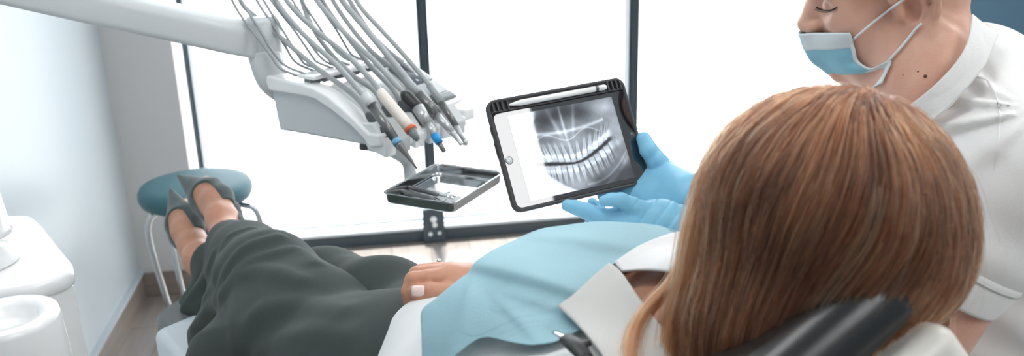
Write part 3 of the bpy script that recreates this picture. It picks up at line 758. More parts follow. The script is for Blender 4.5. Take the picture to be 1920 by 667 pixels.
def ax3(F, Uv, L): return np.array([F, Uv, L])
def add_head(s, o, F, Uv, L, sc=1.0, ears=True, es=1.0):
    A = ax3(F, Uv, L)
    w = lambda x, y, z: np.array(o) + sc * (x * F + y * Uv + z * L)
    e = lambda c, r, k=.015, sub=False, ax=A: s.ell(w(*c), np.array(r) * sc, ax, k * sc, sub)
    c = lambda a, b, ra, rb, k=.012, sub=False: s.cap(w(*a), w(*b), ra * sc, rb * sc, k * sc, sub)
    e((-.014, .045, 0), (.098, .088, .076), .02)
    e((.040, .055, 0), (.060, .060, .062), .03)
    e((.045, -.015, 0), (.054, .072, .058), .03)
    for q in (-1, 1):
        e((.062, -.004, .036 * q), (.030, .026, .026), .025)
        c((.004, -.035, .056 * q), (.048, -.082, .034 * q), .019, .017, .03)
        c((.048, -.082, .034 * q), (.078, -.092, .0), .017, .016, .03)
        e((.040, -.045, .044 * q), (.04, .036, .018), .03)
    e((.046, -.066, 0), (.046, .036, .042), .03)
    e((.082, -.090, 0), (.018, .016, .020), .02)
    e((.080, -.052, 0), (.022, .026, .028), .02)
    e((.099, -.047, 0), (.008, .0055, .020), .008); e((.0975, -.0575, 0), (.008, .006, .018), .008)
    c((.095, .036, .008), (.088, .036, .040), .010, .008, .02); c((.095, .036, -.008), (.088, .036, -.040), .010, .008, .02)
    for q in (-1, 1):
        e((.100, .016, .034 * q), (.016, .013, .020), .014, True)
        e((.0815, .014, .033 * q), (.0128, .0128, .0150), .004)
        c((.0905, .0085, .020 * q), (.0855, .0085, .044 * q), .0035, .003, .004)      # closed lid roll
    c((.094, .026, 0), (.108, .004, 0), .0075, .0085, .018); c((.108, .004, 0), (.120, -.016, 0), .0085, .0125, .012)
    for q in (-1, 1):
        e((.109, -.0205, .0125 * q), (.0125, .0095, .0085), .008)
        e((.110, -.031, .0075 * q), (.006, .005, .0038), .004, True)
    if ears:
        for q in (-1, 1):
            zz = .0745 * q; oz = lambda t: zz + q * t
            g = lambda x, y: (-.010 + es * (x + .010), es * y)
            er = lambda c_, r_, k, sub=False: e((*g(c_[0], c_[1]), oz(c_[2])), tuple(es * v for v in r_), k, sub)
            er((-.012, .004, .002), (.018, .030, .006), .006)
            er((-.008, -.028, .003), (.010, .012, .0055), .006)
            hp = [(.006, .004, .002), (.008, .018, .006), (.002, .032, .010), (-.012, .039, .013), (-.027, .033, .016), (-.034, .016, .017), (-.030, -.004, .014), (-.020, -.020, .010), (-.009, -.033, .006)]
            s.chain([w(*g(x, y), oz(z)) for x, y, z in hp], np.array([.0042, .0045, .0048, .005, .005, .005, .0048, .0048, .006]) * sc * es, .005 * sc)
            an = [(-.008, .026, .009), (-.020, .016, .010), (-.021, .000, .009), (-.010, -.015, .007)]
            s.chain([w(*g(x, y), oz(z)) for x, y, z in an], np.array([.0036, .0042, .0042, .004]) * sc * es, .004 * sc)
            er((-.008, .000, .009), (.0098, .0140, .0100), .003, True)
            er((.0035, -.001, .004), (.006, .008, .005), .005)
    return w

def sdf_obj(name, s, h, m, par, off=0.0, smooth=1, **k):
    v, f = nets(s, h, off, **{a: k.pop(a) for a in ('lo', 'hi', 'pad') if a in k})
    o = mesh(name, v, f, m, par, **k)
    return o
def clip_mesh(v, f, keep):
    """keeps the faces whose corners all satisfy keep"""
    kf = keep[f].all(1); f = f[kf]; used = np.unique(f); mp = np.full(len(v), -1); mp[used] = np.arange(len(used))
    return v[used], mp[f]
def sheet(name, V, nu, nv, m, par, th=.0015, **k):
    return mesh(name, np.asarray(V, float).reshape(-1, 3), grid_faces(nu, nv), m, par, solid=th, soff=0.0, **k)

# ------------------------------------------------------------------ patient: frame of the lying body
HIP = P(765, 692, 1.25); NK = P(1385, 655, .87)
AX = unit(NK - HIP); LT = unit(np.cross(AX, ZUP)); LT = LT if np.dot(LT, FH) > 0 else -LT
FR = np.cross(AX, LT); FR = FR if FR[2] > 0 else -FR
TB = np.array([LT, AX, FR])
def tw(l, a, f): return HIP + l * LT + a * AX + f * FR
print('torso len', np.linalg.norm(NK - HIP), 'hip z', HIP[2], 'neck z', NK[2], 'LT', LT)
WO = thing('person', 'woman in white blouse and dark trousers reclining under a blue bib', 'person', HIP - ZUP * .12)

torso = Sdf()
torso.ell(tw(0, .02, 0), (.165, .12, .105), TB, .05).ell(tw(0, .17, 0), (.13, .15, .092), TB, .06).ell(tw(0, .34, .0), (.152, .17, .105), TB, .06)
torso.ell(tw(-.072, .315, .055), (.066, .085, .058), TB, .06).ell(tw(.078, .315, .055), (.066, .085, .058), TB, .06)
torso.cap(tw(-.155, .465, -.01), tw(.155, .465, -.01), .052, .052, .06)
torso.cap(tw(0, .46, .0), tw(0, .53, .01), .07, .058, .05)
armL = [tw(-.175, .455, -.01), P(800, 800, 1.03), P(802, 588, 1.135)]
armR = [tw(.175, .455, -.01), tw(.20, .19, -.03), P(895, 532, 1.19)]
print('arms', [np.linalg.norm(a[i + 1] - a[i]) for a in (armL, armR) for i in (0, 1)])

# legs
LK, LA = P(505, 527, 1.55), P(428, 448, 1.87)
RK, RA = P(612, 548, 1.62), P(377, 486, 1.95)
LHP, RHP = P(700, 735, 1.24), P(838, 668, 1.30)
print('thigh', np.linalg.norm(LK - LHP), np.linalg.norm(RK - RHP), 'shin', np.linalg.norm(LA - LK), np.linalg.norm(RA - RK), 'z', LK[2], LA[2], RK[2], RA[2])
# feet: instep, ball, toe end
LF = [LA, P(417, 412, 1.93), P(404, 380, 1.98), P(380, 359, 2.02), P(358, 345, 2.04)]
RF = [RA, P(364, 462, 2.00), P(350, 432, 2.04), P(337, 405, 2.07), P(328, 385, 2.09)]

wb = Sdf()      # the one continuous body
wb.p += torso.p
HO = P(1550, 425, .815)     # head: between the ears
hF = unit(-.80 * RIGHT + .50 * FWD + .18 * UPV); hU = unit(.30 * RIGHT - .45 * FWD + .80 * UPV * .9); hU = unit(hU - hF * np.dot(hU, hF)); hL = np.cross(hU, hF)
add_head(wb, HO, hF, hU, hL, .90)
wb.cap(HO - hU * .03 - hF * .02, tw(0, .50, .01), .054, .056, .04)
for a in (armL, armR): wb.cap(a[0], a[1], .046, .036, .03).cap(a[1], a[2], .036, .024, .015)
for h_, k_, an in ((LHP, LK, LA), (RHP, RK, RA)): wb.cap(h_, k_, .075, .052, .04).cap(k_, an, .050, .032, .02)
for ft in (LF, RF):
    side_ = unit(np.cross(unit(ft[2] - ft[0]), FWD))
    wb.cap(ft[0], ft[1], .033, .031, .02).cap(ft[1], ft[2], .031, .030, .02)
    nrm = -unit(np.cross(side_, unit(ft[3] - ft[1])))
    wb.fcap(ft[2], ft[3], .039, .037, nrm, .64, .02)
    wb.cap(ft[0], ft[0] + FWD * .045 - UPV * .03 + (ft[0] - ft[1]) * .2, .030, .026, .02)   # heel
    for q in range(5):
        t0 = ft[2] * .35 + ft[3] * .65 + side_ * (q - 2) * .0135; t1 = t0 + (ft[3] - ft[2]) * .9 * (1 - .1 * abs(q - 1.5)) 
        wb.cap(t0 - nrm * -.004, t1, .0092, .0075, .004)
# right hand folded over the left wrist
def hand(s, wrist, fingers, palm, kf=.0025, grow=0.0):
    for a, b, ra, rb, k in palm: s.cap(a, b, ra + grow, rb + grow, k)
    for pts, rs in fingers: s.chain(pts, [r + grow for r in rs], kf)
Dh = 1.165
WH_palm = [(P(895, 532, 1.19), P(848, 522, 1.168), .022, .020, .012), (P(885, 540, 1.18), P(838, 520, 1.158), .020, .0145, .014), (P(890, 522, 1.20), P(848, 511, 1.182), .019, .0125, .014), (P(880, 548, 1.165), P(845, 548, 1.148), .019, .015, .012)]
WH_f = [([P(836, 519, 1.155), P(800, 521, 1.146), P(774, 524, 1.143), P(766, 546, 1.142), P(768, 570, 1.150)], [.0125, .0105, .0102, .0092, .0078]),
        ([P(840, 511, 1.170), P(806, 511, 1.164), P(781, 513, 1.160), P(770, 532, 1.160), P(770, 558, 1.168)], [.0118, .0102, .0098, .009, .0078]),
        ([P(846, 507, 1.184), P(815, 505, 1.180), P(790, 507, 1.178), P(777, 522, 1.180), P(775, 545, 1.186)], [.011, .0095, .009, .0085, .0075]),
        ([P(850, 505, 1.198), P(826, 503, 1.196), P(806, 504, 1.195), P(790, 514, 1.198)], [.0095, .0082, .0078, .007]),
        ([P(868, 556, 1.150), P(838, 549, 1.136), P(806, 545, 1.130), P(782, 546, 1.130), P(777, 546, 1.130)], [.0155, .0128, .0112, .0098, .0080])]
hand(wb, None, WH_f, WH_palm)
# left hand under it
LH_palm = [(P(802, 588, 1.135), P(800, 566, 1.158), .020, .019, .012)]
LH_f = [([P(800, 566, 1.158), P(792, 548, 1.172), P(800, 536, 1.180)], [.0145, .012, .010]), ([P(788, 570, 1.15), P(775, 560, 1.160), P(778, 548, 1.17)], [.0115, .0098, .0085]),
        ([P(806, 560, 1.165), P(812, 545, 1.18), P(815, 535, 1.188)], [.011, .0095, .0085]), ([P(812, 566, 1.165), P(824, 552, 1.18), P(830, 542, 1.188)], [.010, .0088, .0075])]
hand(wb, None, LH_f, LH_palm)
body_w = sdf_obj('body', wb, .0022, M['skin_w'], WO)
# fine copy of the visible hand is part of the same surface; nail and ring are small parts
nl = MB(); nc = P(783.5, 545.5, 1.1185); nu_ = unit(P(770, 545.5, 1.119) - nc); nw = unit(np.cross(nu_, FWD))
gp = []
for i in range(7):
    for j in range(7):
        a = (i / 6 - .5) * .0158; b = (j / 6 - .5) * .0130 * (1 - .12 * (abs(i - 3) / 3) ** 3)
        gp.append(nc + nu_ * a + nw * b + FWD * (.0026 * (2 * j / 6 - 1) ** 2 + .0008 * (2 * i / 6 - 1) ** 2))
mesh('thumb_nail', np.array(gp), grid_faces(7, 7), M['nail'], WO, solid=.0012)
rg = P(823, 503.5, 1.196); rd = unit(P(806, 504, 1.195) - P(826, 503, 1.196))
rm_ = MB(); ru = unit(np.cross(rd, ZUP)); rv = np.cross(ru, rd)
rm_.tube([rg + .0092 * (math.cos(a) * ru + math.sin(a) * rv) for a in np.linspace(0, 2 * math.pi, 33)], .0011, 8)
rm_.lathe([(.0005, 0), (.0026, .001), (.0032, .0034), (.002, .0046), (.0005, .0047)], rg + unit(UPV - FWD * .3) * .0088, unit(UPV - FWD * .3), 12)
rm_.build('ring', M['steel'], WO)

# trousers: two wide legs that stay apart, one garment
trL, trR = Sdf(), Sdf()
MT = P(585, 628, 1.40); MS = (LK + LA) / 2
trL.ell(tw(0, .02, -.004), (.172, .125, .110), TB, .04)
trL.cap(tw(-.06, .05, -.02), LHP, .11, .115, .05).cap(LHP, MT, .115, .098, .05).cap(MT, LK, .098, .080, .05)
trL.cap(LK, MS, .080, .064, .04).cap(MS, P(436, 458, 1.84), .064, .050, .04)
trL.fcap(P(436, 470, 1.82), P(372, 585, 1.79), .036, .040, unit(RH * .55 + FH * .8), .55, .04)      # hem hanging beside the ankles
trL.fcap(P(470, 520, 1.66), P(420, 640, 1.60), .050, .075, unit(RH * .6 + FH * .8), .7, .06)
trL.fcap(P(540, 590, 1.5), P(470, 700, 1.42), .070, .110, unit(RH * .5 + FH * .8), .8, .06)
trR.ell(tw(0, .02, -.004), (.170, .125, .108), TB, .04)
trR.cap(tw(.05, .06, -.01), RHP, .11, .096, .05).cap(RHP, P(722, 590, 1.45), .096, .082, .05).cap(P(722, 590, 1.45), RK, .082, .076, .05).cap(RK, (RK + RA) / 2, .072, .058, .04).cap((RK + RA) / 2, RA + (RK - RA) * .10, .058, .044, .03)
trR.fcap(RA + (RK - RA) * .16, P(352, 600, 1.83), .036, .046, unit(RH * .55 + FH * .8), .5, .03)
RIDGE = [[(590, 492), (560, 470), (526, 474), (462, 496), (438, 524), (420, 556)], [(562, 526), (510, 508), (470, 510), (438, 532), (402, 568), (366, 612)], [(645, 586), (574, 570), (526, 572), (478, 592), (452, 645)],
         [(650, 628), (590, 624), (530, 640), (490, 667)], [(446, 518), (441, 568), (440, 630)], [(472, 428), (430, 444), (408, 488), (400, 532), (380, 570)], [(522, 444), (462, 464), (426, 504), (412, 540)],
         [(400, 480), (384, 520), (352, 562), (336, 600)]]
RH_ = [.006, .009, .007, .006, .005, .005, .006, .006]
RW_ = [.014, .016, .020, .020, .014, .010, .012, .012]
R3 = [march(trL, spline(np.array(r, float), np.linspace(0, len(r) - 1, 14))) for r in RIDGE]
def ridges(p):
    d = np.zeros(len(p))
    for L_, h_, w_ in zip(R3, RH_, RW_):
        m_ = np.full(len(p), 9.0)
        if ((p.mean(0) - L_.mean(0)) ** 2).sum() > .25: continue
        for i in range(len(L_) - 1):
            ab = L_[i + 1] - L_[i]; t = np.clip((p - L_[i]) @ ab / (ab @ ab + 1e-12), 0, 1); m_ = np.minimum(m_, ((p - L_[i] - t[:, None] * ab) ** 2).sum(1))
        d = d + h_ * np.exp(-m_ / (w_ * w_))
    return d
trL.disp = lambda p: .0018 * wob(p, 5, 16) + .0007 * wob(p, 6, 40) + ridges(p)
trR.disp = lambda p: .0022 * wob(p, 7, 16) + .0007 * wob(p, 8, 40)
trL.dmax = .016; trR.dmax = .006
trL.cut.append((P(431, 449, 1.86), unit(LA - LK)))
v1, f1 = nets(trL, .0045); v2, f2 = nets(trR, .0045)
trousers = mesh('trousers', np.concatenate([v1, v2]), np.concatenate([f1, f2 + len(v1)]), M['trouser'], WO)

# shoes: pointed toe caps and heel straps
def shoe(ft, name_dx):
    s = Sdf(); side_ = unit(np.cross(unit(ft[2] - ft[0]), FWD)); nrm = -unit(np.cross(side_, unit(ft[3] - ft[1])))
    return s, side_, nrm
for ft, tip in ((LF, (333, 328, 2.075)), (RF, (319, 353, 2.12))):
    s, sd, nr = shoe(ft, 0); tp = P(*tip)
    s.fcap(ft[1] * .6 + ft[2] * .4, ft[2], .037, .0435, nr, .74, .008).fcap(ft[2], ft[2] * .3 + ft[3] * .7, .0435, .0425, nr, .70, .008)
    s.fcap(ft[2] * .3 + ft[3] * .7, tp, .0425, .003, nr, .68, .008)
    d = unit(ft[3] - ft[1])
    s.cut.append((ft[1] * .55 + ft[2] * .45, -d))
    s.cap(ft[1] + nr * .045, ft[2] * .5 + ft[3] * .5 + nr * .026, .040, .026, .006, True)
    sdf_obj('shoe', s, .0024, M['suede'], WO)
    so_ = MB(); heel = ft[0] + FWD * .05 - UPV * .035
    so_.tube([heel, ft[1] - nr * .034, ft[2] - nr * .032, ft[3] - nr * .028, tp - nr * .004], [.020, .024, .033, .03, .003], 14, 24, flat=.16)
    so_.build('shoe_sole', M['sole'], WO)
    MB().tube([ft[1] + sd * .032 - nr * .012, ft[0] + sd * .036 + FWD * .02, heel + sd * .0, ft[0] - sd * .036 + FWD * .02, ft[1] - sd * .032 - nr * .012], .0055, 10, 30, flat=.5).build('shoe_strap', M['suede'], WO)

# blouse
bl = torso.copy(); bl.p = [q for q in bl.p[1:-1]]
bl.cap(armL[0], armL[1], .062, .066, .04).cap(armL[1], P(800, 622, 1.130), .066, .035, .03)
bl.cap(armR[0], armR[1], .062, .056, .04).cap(armR[1], armR[2] * .93 + armR[1] * .07, .054, .034, .03)
def bl_disp(p):
    return +.0022 * wob(p, 11, 22) + .0036 * np.sin(wob(p, 12, 9) * 6 + (p @ AX) * 55) * np.exp(-((p - armL[1] * .4 - armL[2] * .6) ** 2).sum(1) / .02)
bl.disp = bl_disp; bl.dmax = .006
bl.cap(tw(0, .47, .03), tw(0, .60, .07), .075, .085, .02, True)       # open neck
bl.fcap(tw(-.0, .42, .12), tw(0, .55, .08), .035, .09, FR, 1.0, .02, True)
sdf_obj('blouse', bl, .0042, M['blouse'], WO, off=.006)

# paper bib over the chest: shrink-wrapped sheet
bs_ = Sdf(); bs_.p = list(bl.p[:-2]); bs_.p.append(('c', P(880, 545, 1.19), P(850, 525, 1.18), .03, .02, .03, False))
bs_.ell(tw(.0, .31, .06), (.13, .10, .055), TB, .08).ell(tw(0, .18, .045), (.12, .12, .05), TB, .08)
G = np.array([
 [(868, 524), (915, 490), (965, 461), (1035, 438), (1140, 429), (1292, 431)],
 [(846, 545), (905, 527), (970, 505), (1050, 480), (1140, 458), (1270, 441)],
 [(822, 568), (895, 570), (970, 560), (1045, 540), (1110, 520), (1160, 490)],
 [(803, 592), (885, 610), (960, 605), (1020, 595), (1065, 582), (1110, 560)],
 [(801, 640), (862, 640), (915, 630), (975, 642), (1030, 640), (1088, 612)],
 [(800, 720), (842, 690), (905, 636), (968, 646), (1030, 648), (1090, 618)]], float)
NU, NV = 110, 130
GP = grid_interp(G, NU, NV).reshape(-1, 2)
BP = march(bs_, GP, .010)
bib_n = grad(bs_, BP, .010)
d = .0035 * wob(BP, 21, 12) + .0012 * wob(BP, 22, 45)
ln = (BP - P(1040, 470, 1.0)) @ unit(AX * .4 + LT * .9)
d = d + .006 * np.exp(-((BP - HIP) @ AX - .30 - .25 * ((BP - HIP) @ LT)) ** 2 / .0003)
BP = BP + bib_n * (d + .002)[:, None]
BP = BP.reshape(NU, NV, 3)
for _ in range(6):      # paper stays smooth: relax
    Q = BP.copy(); Q[1:-1, 1:-1] = (BP[:-2, 1:-1] + BP[2:, 1:-1] + BP[1:-1, :-2] + BP[1:-1, 2:]) / 4; Q[:, 0] = BP[:, 0]; BP = Q * .5 + BP * .5
def crease(a, b, h, w0, w1):
    a, b = np.array(a, float), np.array(b, float); t = (b - a) / np.linalg.norm(b - a); L = np.linalg.norm(b - a)
    s = (GP - a) @ t; e = (GP - a) @ np.array([-t[1], t[0]]); win = 1 / (1 + np.exp(-(s + 5) / 14)) / (1 + np.exp((s - L - 5) / 14))
    return h * win * (1 / (1 + np.exp(-e / w0)) * np.exp(-np.clip(e, 0, None) / w1) + np.exp(np.clip(e, None, 0) / w0 / 2) * 0)
cz = crease((1090, 566), (895, 512), .010, 3, 60) + crease((1185, 478), (1020, 462), .006, 3, 40) + crease((842, 700), (884, 545), .006, 4, 30) + crease((1085, 600), (960, 560), .004, 4, 40) + crease((1000, 640), (940, 575), .005, 4, 40)
nb_ = grad(bs_, BP.reshape(-1, 3), .010)
BP = BP + (nb_ * (cz + .0012 * wob(BP.reshape(-1, 3), 23, 60))[:, None]).reshape(NU, NV, 3)
hang = BP[0] + LT * .05 - ZUP * .06; hang2 = BP[0] + LT * .03 - ZUP * .015
BP = np.concatenate([hang[None], hang2[None], BP])
bib = sheet('dental_bib', BP, NU + 2, NV, M['bib'], None, .0012)
tag(bib, 'pale blue disposable paper bib spread over the reclining woman', 'bib')

# collar leaves of the blouse
def leaf(name, ctrl, off, m, nu=20, nv=24, th=.0022, wv=0.0, tgt=None):
    g = grid_interp(np.array(ctrl, float), nu, nv).reshape(-1, 2)
    p = march(tgt or bs_, g, off); n = grad(tgt or bs_, p, off)
    p = p + n * (wv * wob(p, 31, 30))[:, None]
    return sheet(name, p, nu, nv, m, WO, th)
cs_ = bs_.copy()
cs_.cap(NK, tw(0, .53, .02), .06, .06, .05)
leaf('collar_leaf', [[(1142, 494), (1165, 512), (1222, 590), (1300, 680)], [(1110, 520), (1140, 545), (1195, 615), (1255, 705)], [(1078, 550), (1108, 580), (1155, 640), (1200, 720)], [(1046, 574), (1086, 612), (1122, 655), (1160, 720)]], .018, M['collar'], wv=.002, tgt=cs_)
leaf('collar_leaf', [[(1152, 492), (1200, 462), (1262, 438), (1300, 434)], [(1158, 500), (1205, 482), (1262, 460), (1300, 455)], [(1166, 509), (1210, 508), (1255, 512), (1300, 514)]], .016, M['blouse'], wv=.002, tgt=cs_)
# bib clip with its cord
clip = thing('bib_clip', 'small black clip gripping the near corner of the blue bib', 'clip', P(1075, 645, .93))
cpts = march(cs_, [(1040, 622), (1062, 634), (1082, 650), (1100, 672), (1120, 700)], .024)
MB().tube(cpts[:3], [.003, .005, .0065], 12, 14, flat=.5).build('jaw', M['steel'], clip)
MB().tube(cpts[1:4], [.0075, .009, .007], 12, 14, flat=.6).build('body', M['black'], clip)
MB().tube([cpts[2] + RIGHT * .0, cpts[2] + RIGHT * .012 + UPV * .004], .003, 10).build('lever', M['black'], clip)
MB().tube([cpts[3], cpts[4], cpts[4] + (cpts[4] - cpts[3])], .004, 10, 14).build('cord', M['black'], clip)

# ------------------------------------------------------------------ patient: long hair
hs = Sdf()
hs.ell(P(1545, 376, .785), (.098, .093, .102), B, .03)
hs.ell(P(1602, 375, .80), (.068, .078, .088), B, .03)
hs.cap(P(1500, 450, .80), P(1432, 600, .80), .080, .064, .05).cap(P(1425, 600, .80), P(1410, 800, .81), .066, .055, .04)
hs.cap(P(1600, 470, .79), P(1520, 600, .78), .080, .055, .05).cap(P(1646, 440, .79), P(1560, 560, .775), .048, .042, .05)
hs.cap(P(1692, 400, .80), P(1728, 500, .815), .030, .022, .03).cap(P(1728, 500, .815), P(1738, 640, .83), .022, .010, .02)
hv, hf = nets(hs, .004, -.004)
hair = mesh('hair', hv, hf, M['hairbase'], WO)
CTRL = [(1535, 172, -.9, .4), (1600, 178, -.5, .85), (1660, 200, .35, .95), (1560, 200, -.75, .65), (1450, 220, -.72, .70), (1380, 300, -.5, .86), (1330, 420, -.15, 1), (1310, 560, -.1, 1),
        (1480, 350, -.5, .86), (1420, 500, -.28, .96), (1560, 300, -.3, .95), (1600, 420, -.35, .93), (1560, 540, -.55, .83), (1480, 620, -.5, .86), (1690, 250, .25, .97),
        (1750, 310, .35, .94), (1800, 420, .1, 1), (1795, 530, -.1, 1), (1700, 400, -.12, 1), (1700, 490, -.5, .86), (1640, 550, -.7, .71), (1620, 230, -.08, 1), (1775, 600, -.1, 1), (1400, 640, -.15, 1)]
cp = march(hs, [c[:2] for c in CTRL]); cn = grad(hs, cp)
cd = np.array([c[2] * RIGHT - c[3] * UPV for c in CTRL]); cd -= cn * (cd * cn).sum(1)[:, None]; cd /= np.linalg.norm(cd, axis=1)[:, None]
crown = march(hs, [(1640, 180)])[0]
def flow(p, n):
    w = np.exp(-((p[:, None] - cp[None]) ** 2).sum(2) / (2 * .035 ** 2)); d0 = p - crown
    d = w @ cd + .02 * (d0 / (np.linalg.norm(d0, axis=1)[:, None] + .01)) - .03 * ZUP
    d -= n * (d * n).sum(1)[:, None]; return d / (np.linalg.norm(d, axis=1)[:, None] + 1e-9)
NH, NS = 26000, 15
hfn = hv[hf]; ar = np.linalg.norm(np.cross(hfn[:, 1] - hfn[:, 0], hfn[:, 2] - hfn[:, 0]), axis=1); 
ctrf = hfn.mean(1); vis = ((ctrf - CAM) @ FWD < 1.2)
sel = RNG.choice(len(hf), NH, p=ar / ar.sum()); bu = RNG.uniform(size=(NH, 2))
p = hfn[sel, 0] * ((1 - bu[:, :1]) * (1 - bu[:, 1:])) + hfn[sel, 1] * (bu[:, :1] * (1 - bu[:, 1:])) + hfn[sel, 2] * bu[:, :1] * bu[:, 1:] + hfn[sel, 3] * (1 - bu[:, :1]) * bu[:, 1:]
lay = RNG.uniform(-.004, .006, NH) ; step = RNG.uniform(.006, .011, NH)
def prj(p, lay):
    for _ in range(2):
        f = hs(p) - lay; n = grad(hs, p); p = p - n * f[:, None] * .9
    return p, n
p, n = prj(p, lay); fwdp = [p]; shade0 = None
for i in range(NS - 1):
    q = p + flow(p, n) * step[:, None]; q, n = prj(q, lay + .0015 * np.sin(i * .7 + lay * 3000)); p = q; fwdp.append(p)
HPs = np.stack(fwdp, 1)
# neighbouring hairs gather into locks
key = wob(HPs[:, 7], 41, 60, 7); key2 = wob(HPs[:, 7], 42, 170, 7)
tone = np.clip(.37 + .36 * wob(HPs[:, 7], 43, 75, 6) + .26 * key2 + RNG.normal(size=NH) * .14, 0, 1)
HPs = HPs + np.stack([grad(hs, HPs[:, 7])] * NS, 1) * (.0028 * key + .0012 * key2)[:, None, None]
# the loose lock falling over the collar, and a few flyaway hairs
lock0 = PP([(1296, 440, .80), (1288, 480, .80), (1262, 530, .80), (1218, 575, .81), (1192, 612, .82), (1184, 650, .83), (1188, 700, .84)])
lock = march(cs_, [(1300, 452), (1284, 490), (1256, 535), (1218, 575), (1194, 612), (1182, 650), (1180, 690)], .020)
NLk = 300; lk = []
for i in range(NLk):
    o = RNG.normal(size=3) * .0026; tt = np.linspace(0, len(lock) - 1, NS); w = (1 + .8 * np.abs(tt / 6 - .45))[:, None]
    lk.append(spline(np.array(lock), tt) + o[None] * w + RNG.normal(size=3) * .001)
lock2 = PP([(1345, 330, .79), (1310, 420, .79), (1292, 520, .79), (1272, 600, .80), (1262, 680, .81)])
for i in range(900):
    o = RNG.normal(size=3) * np.array([.006, .006, .006]); tt = np.linspace(0, 4, NS)
    lk.append(spline(np.array(lock2), tt) + o[None])
fl_i = RNG.choice(NH, 260); fly = HPs[fl_i] + grad(hs, HPs[fl_i, 7])[:, None, :] * (np.linspace(0, 1, NS)[None, :, None] ** 1.5 * RNG.uniform(.004, .016, 260)[:, None, None]) 
ALL = np.concatenate([HPs, np.array(lk), fly]); TON = np.concatenate([tone, RNG.uniform(.45, .9, len(lk)), RNG.uniform(.5, 1, 260)])
RAD = np.concatenate([np.full(NH, .00034), np.full(len(lk), .0003), np.full(260, .00013)])
hc = bpy.data.hair_curves.new('hair_strands'); hc.add_curves([NS] * len(ALL))
hc.points.foreach_set('position', ALL.astype(np.float32).ravel())
hc.points.foreach_set('radius', (RAD[:, None] * np.linspace(1, .55, NS)[None]).astype(np.float32).ravel())
at_ = hc.attributes.new('tone', 'FLOAT', 'CURVE'); at_.data.foreach_set('value', TON.astype(np.float32))
hm = bpy.data.materials.new('chestnut_hair'); hm.use_nodes = True; nt = hm.node_tree
for nd in list(nt.nodes): nt.nodes.remove(nd)
ho = nt.nodes.new('ShaderNodeOutputMaterial'); hb = nt.nodes.new('ShaderNodeBsdfHairPrincipled'); ha = nt.nodes.new('ShaderNodeAttribute'); ha.attribute_name = 'tone'
hb.parametrization = 'COLOR'
cr_ = nt.nodes.new('ShaderNodeValToRGB'); nt.links.new(ha.outputs['Fac'], cr_.inputs[0]); nt.links.new(cr_.outputs[0], hb.inputs['Color'])
e_ = cr_.color_ramp.elements; e_[0].position = .12; e_[0].color = srgb(42, 23, 14); e_[1].position = .95; e_[1].color = srgb(216, 140, 94)
m1 = cr_.color_ramp.elements.new(.5); m1.color = srgb(116, 62, 36)
hb.inputs['Roughness'].default_value = .32; hb.inputs['Radial Roughness'].default_value = .45
nt.links.new(hb.outputs[0], ho.inputs[0])
hc.materials.append(hm)
hobj = bpy.data.objects.new('hair_strands', hc); COL.objects.link(hobj); reg(hobj); parent_to(hobj, hair); hobj['kind'] = 'stuff'
# ------------------------------------------------------------------ dental chair
ah = unit(np.array([-AX[0], -AX[1], 0])); zl = .655
A0, B0 = on_z(292, 583, zl), on_z(380, 526, zl)
print('leg rest end width', np.linalg.norm(B0 - A0), 'ah', ah)
ch = thing('dental_chair', 'dark grey reclined dental chair under the woman with a black headrest', 'dental chair', np.array([*(HIP - ZUP * .1)[:2], 0]))
lat = unit(np.cross(ZUP, ah)); lat = lat if np.dot(lat, LT) > 0 else -lat
wid = .40
E0 = A0; E1 = A0 + lat * wid * .55 + ah * .0
pl = [A0 + lat * .03 + ah * .02, A0, A0 - ah * .06 - lat * .03, A0 - ah * .25 - lat * .07, A0 - ah * .60 - lat * .08, A0 - ah * .60 + lat * .40, A0 - ah * .2 + lat * .36, A0 - ah * .04 + lat * .30, A0 + ah * .03 + lat * .22, A0 + ah * .04 + lat * .10]
MB().prism(pl, ZUP * -.075, ZUP * 0).build('leg_rest', M['chairgrey'], ch, bevel=.022, bseg=5)
pc = [p_ + (np.mean(pl, 0) - p_) * -.012 for p_ in pl]
fo = A0 - ah * .075
flm = [fo - lat * .046, A0 - ah * .25 - lat * .075, A0 - ah * .58 - lat * .085, A0 - ah * .58 + lat * .41, A0 - ah * .2 + lat * .37, fo + ah * .02 + lat * .32]
MB().prism(flm, ZUP * -.079, ZUP * .004).build('plastic_cover', M['film'], ch, bevel=.018, bseg=4)
MB().box(HIP - FR * .16 - AX * .02 - ZUP * .02, .44, .42, .07, (lat, unit([AX[0], AX[1], 0]), ZUP)).build('seat', M['chairgrey'], ch, bevel=.025, bseg=4)
MB().box(tw(0, .26, -.165), .38, .50, .06, (LT, AX, FR)).build('backrest', M['chairgrey'], ch, bevel=.025, bseg=4)
bs0 = np.array([*(HIP - ZUP * .1)[:2], 0])
MB().lathe([(.001, 0), (.30, 0), (.32, .02), (.30, .05), (.12, .07), (.10, .1), (.09, HIP[2] - .25), (.001, HIP[2] - .25)], bs0, n=40, cap=False).build('pedestal', M['ivory'], ch)
# headrest: black pad in a pale shell, width along the patient's shoulders
hx = unit(.80 * RIGHT + .60 * UPV + .18 * FWD); hn = -.60 * RIGHT + .80 * UPV - .10 * FWD; hn = unit(hn - hx * np.dot(hn, hx))
hy = np.cross(hn, hx); hy = hy if np.dot(hy, FWD) < 0 else -hy
HC = P(1752, 590, .70) - hx * .125 + hn * .018 - hy * .05
MB().box(HC + hn * .010, .27, .10, .062, (hx, hy, hn)).build('headrest_pad', M['blackgloss'], ch, bevel=.030, bseg=9)
MB().box(HC - hn * .054 - hx * .010 + hy * .004, .284, .11, .060, (hx, hy, hn)).build('headrest_shell', M['ivory'], ch, bevel=.018, bseg=5)
MB().box(tw(0, .50, -.17), .06, .20, .02, (LT, AX, FR)).build('headrest_bar', M['steel'], ch, bevel=.004)

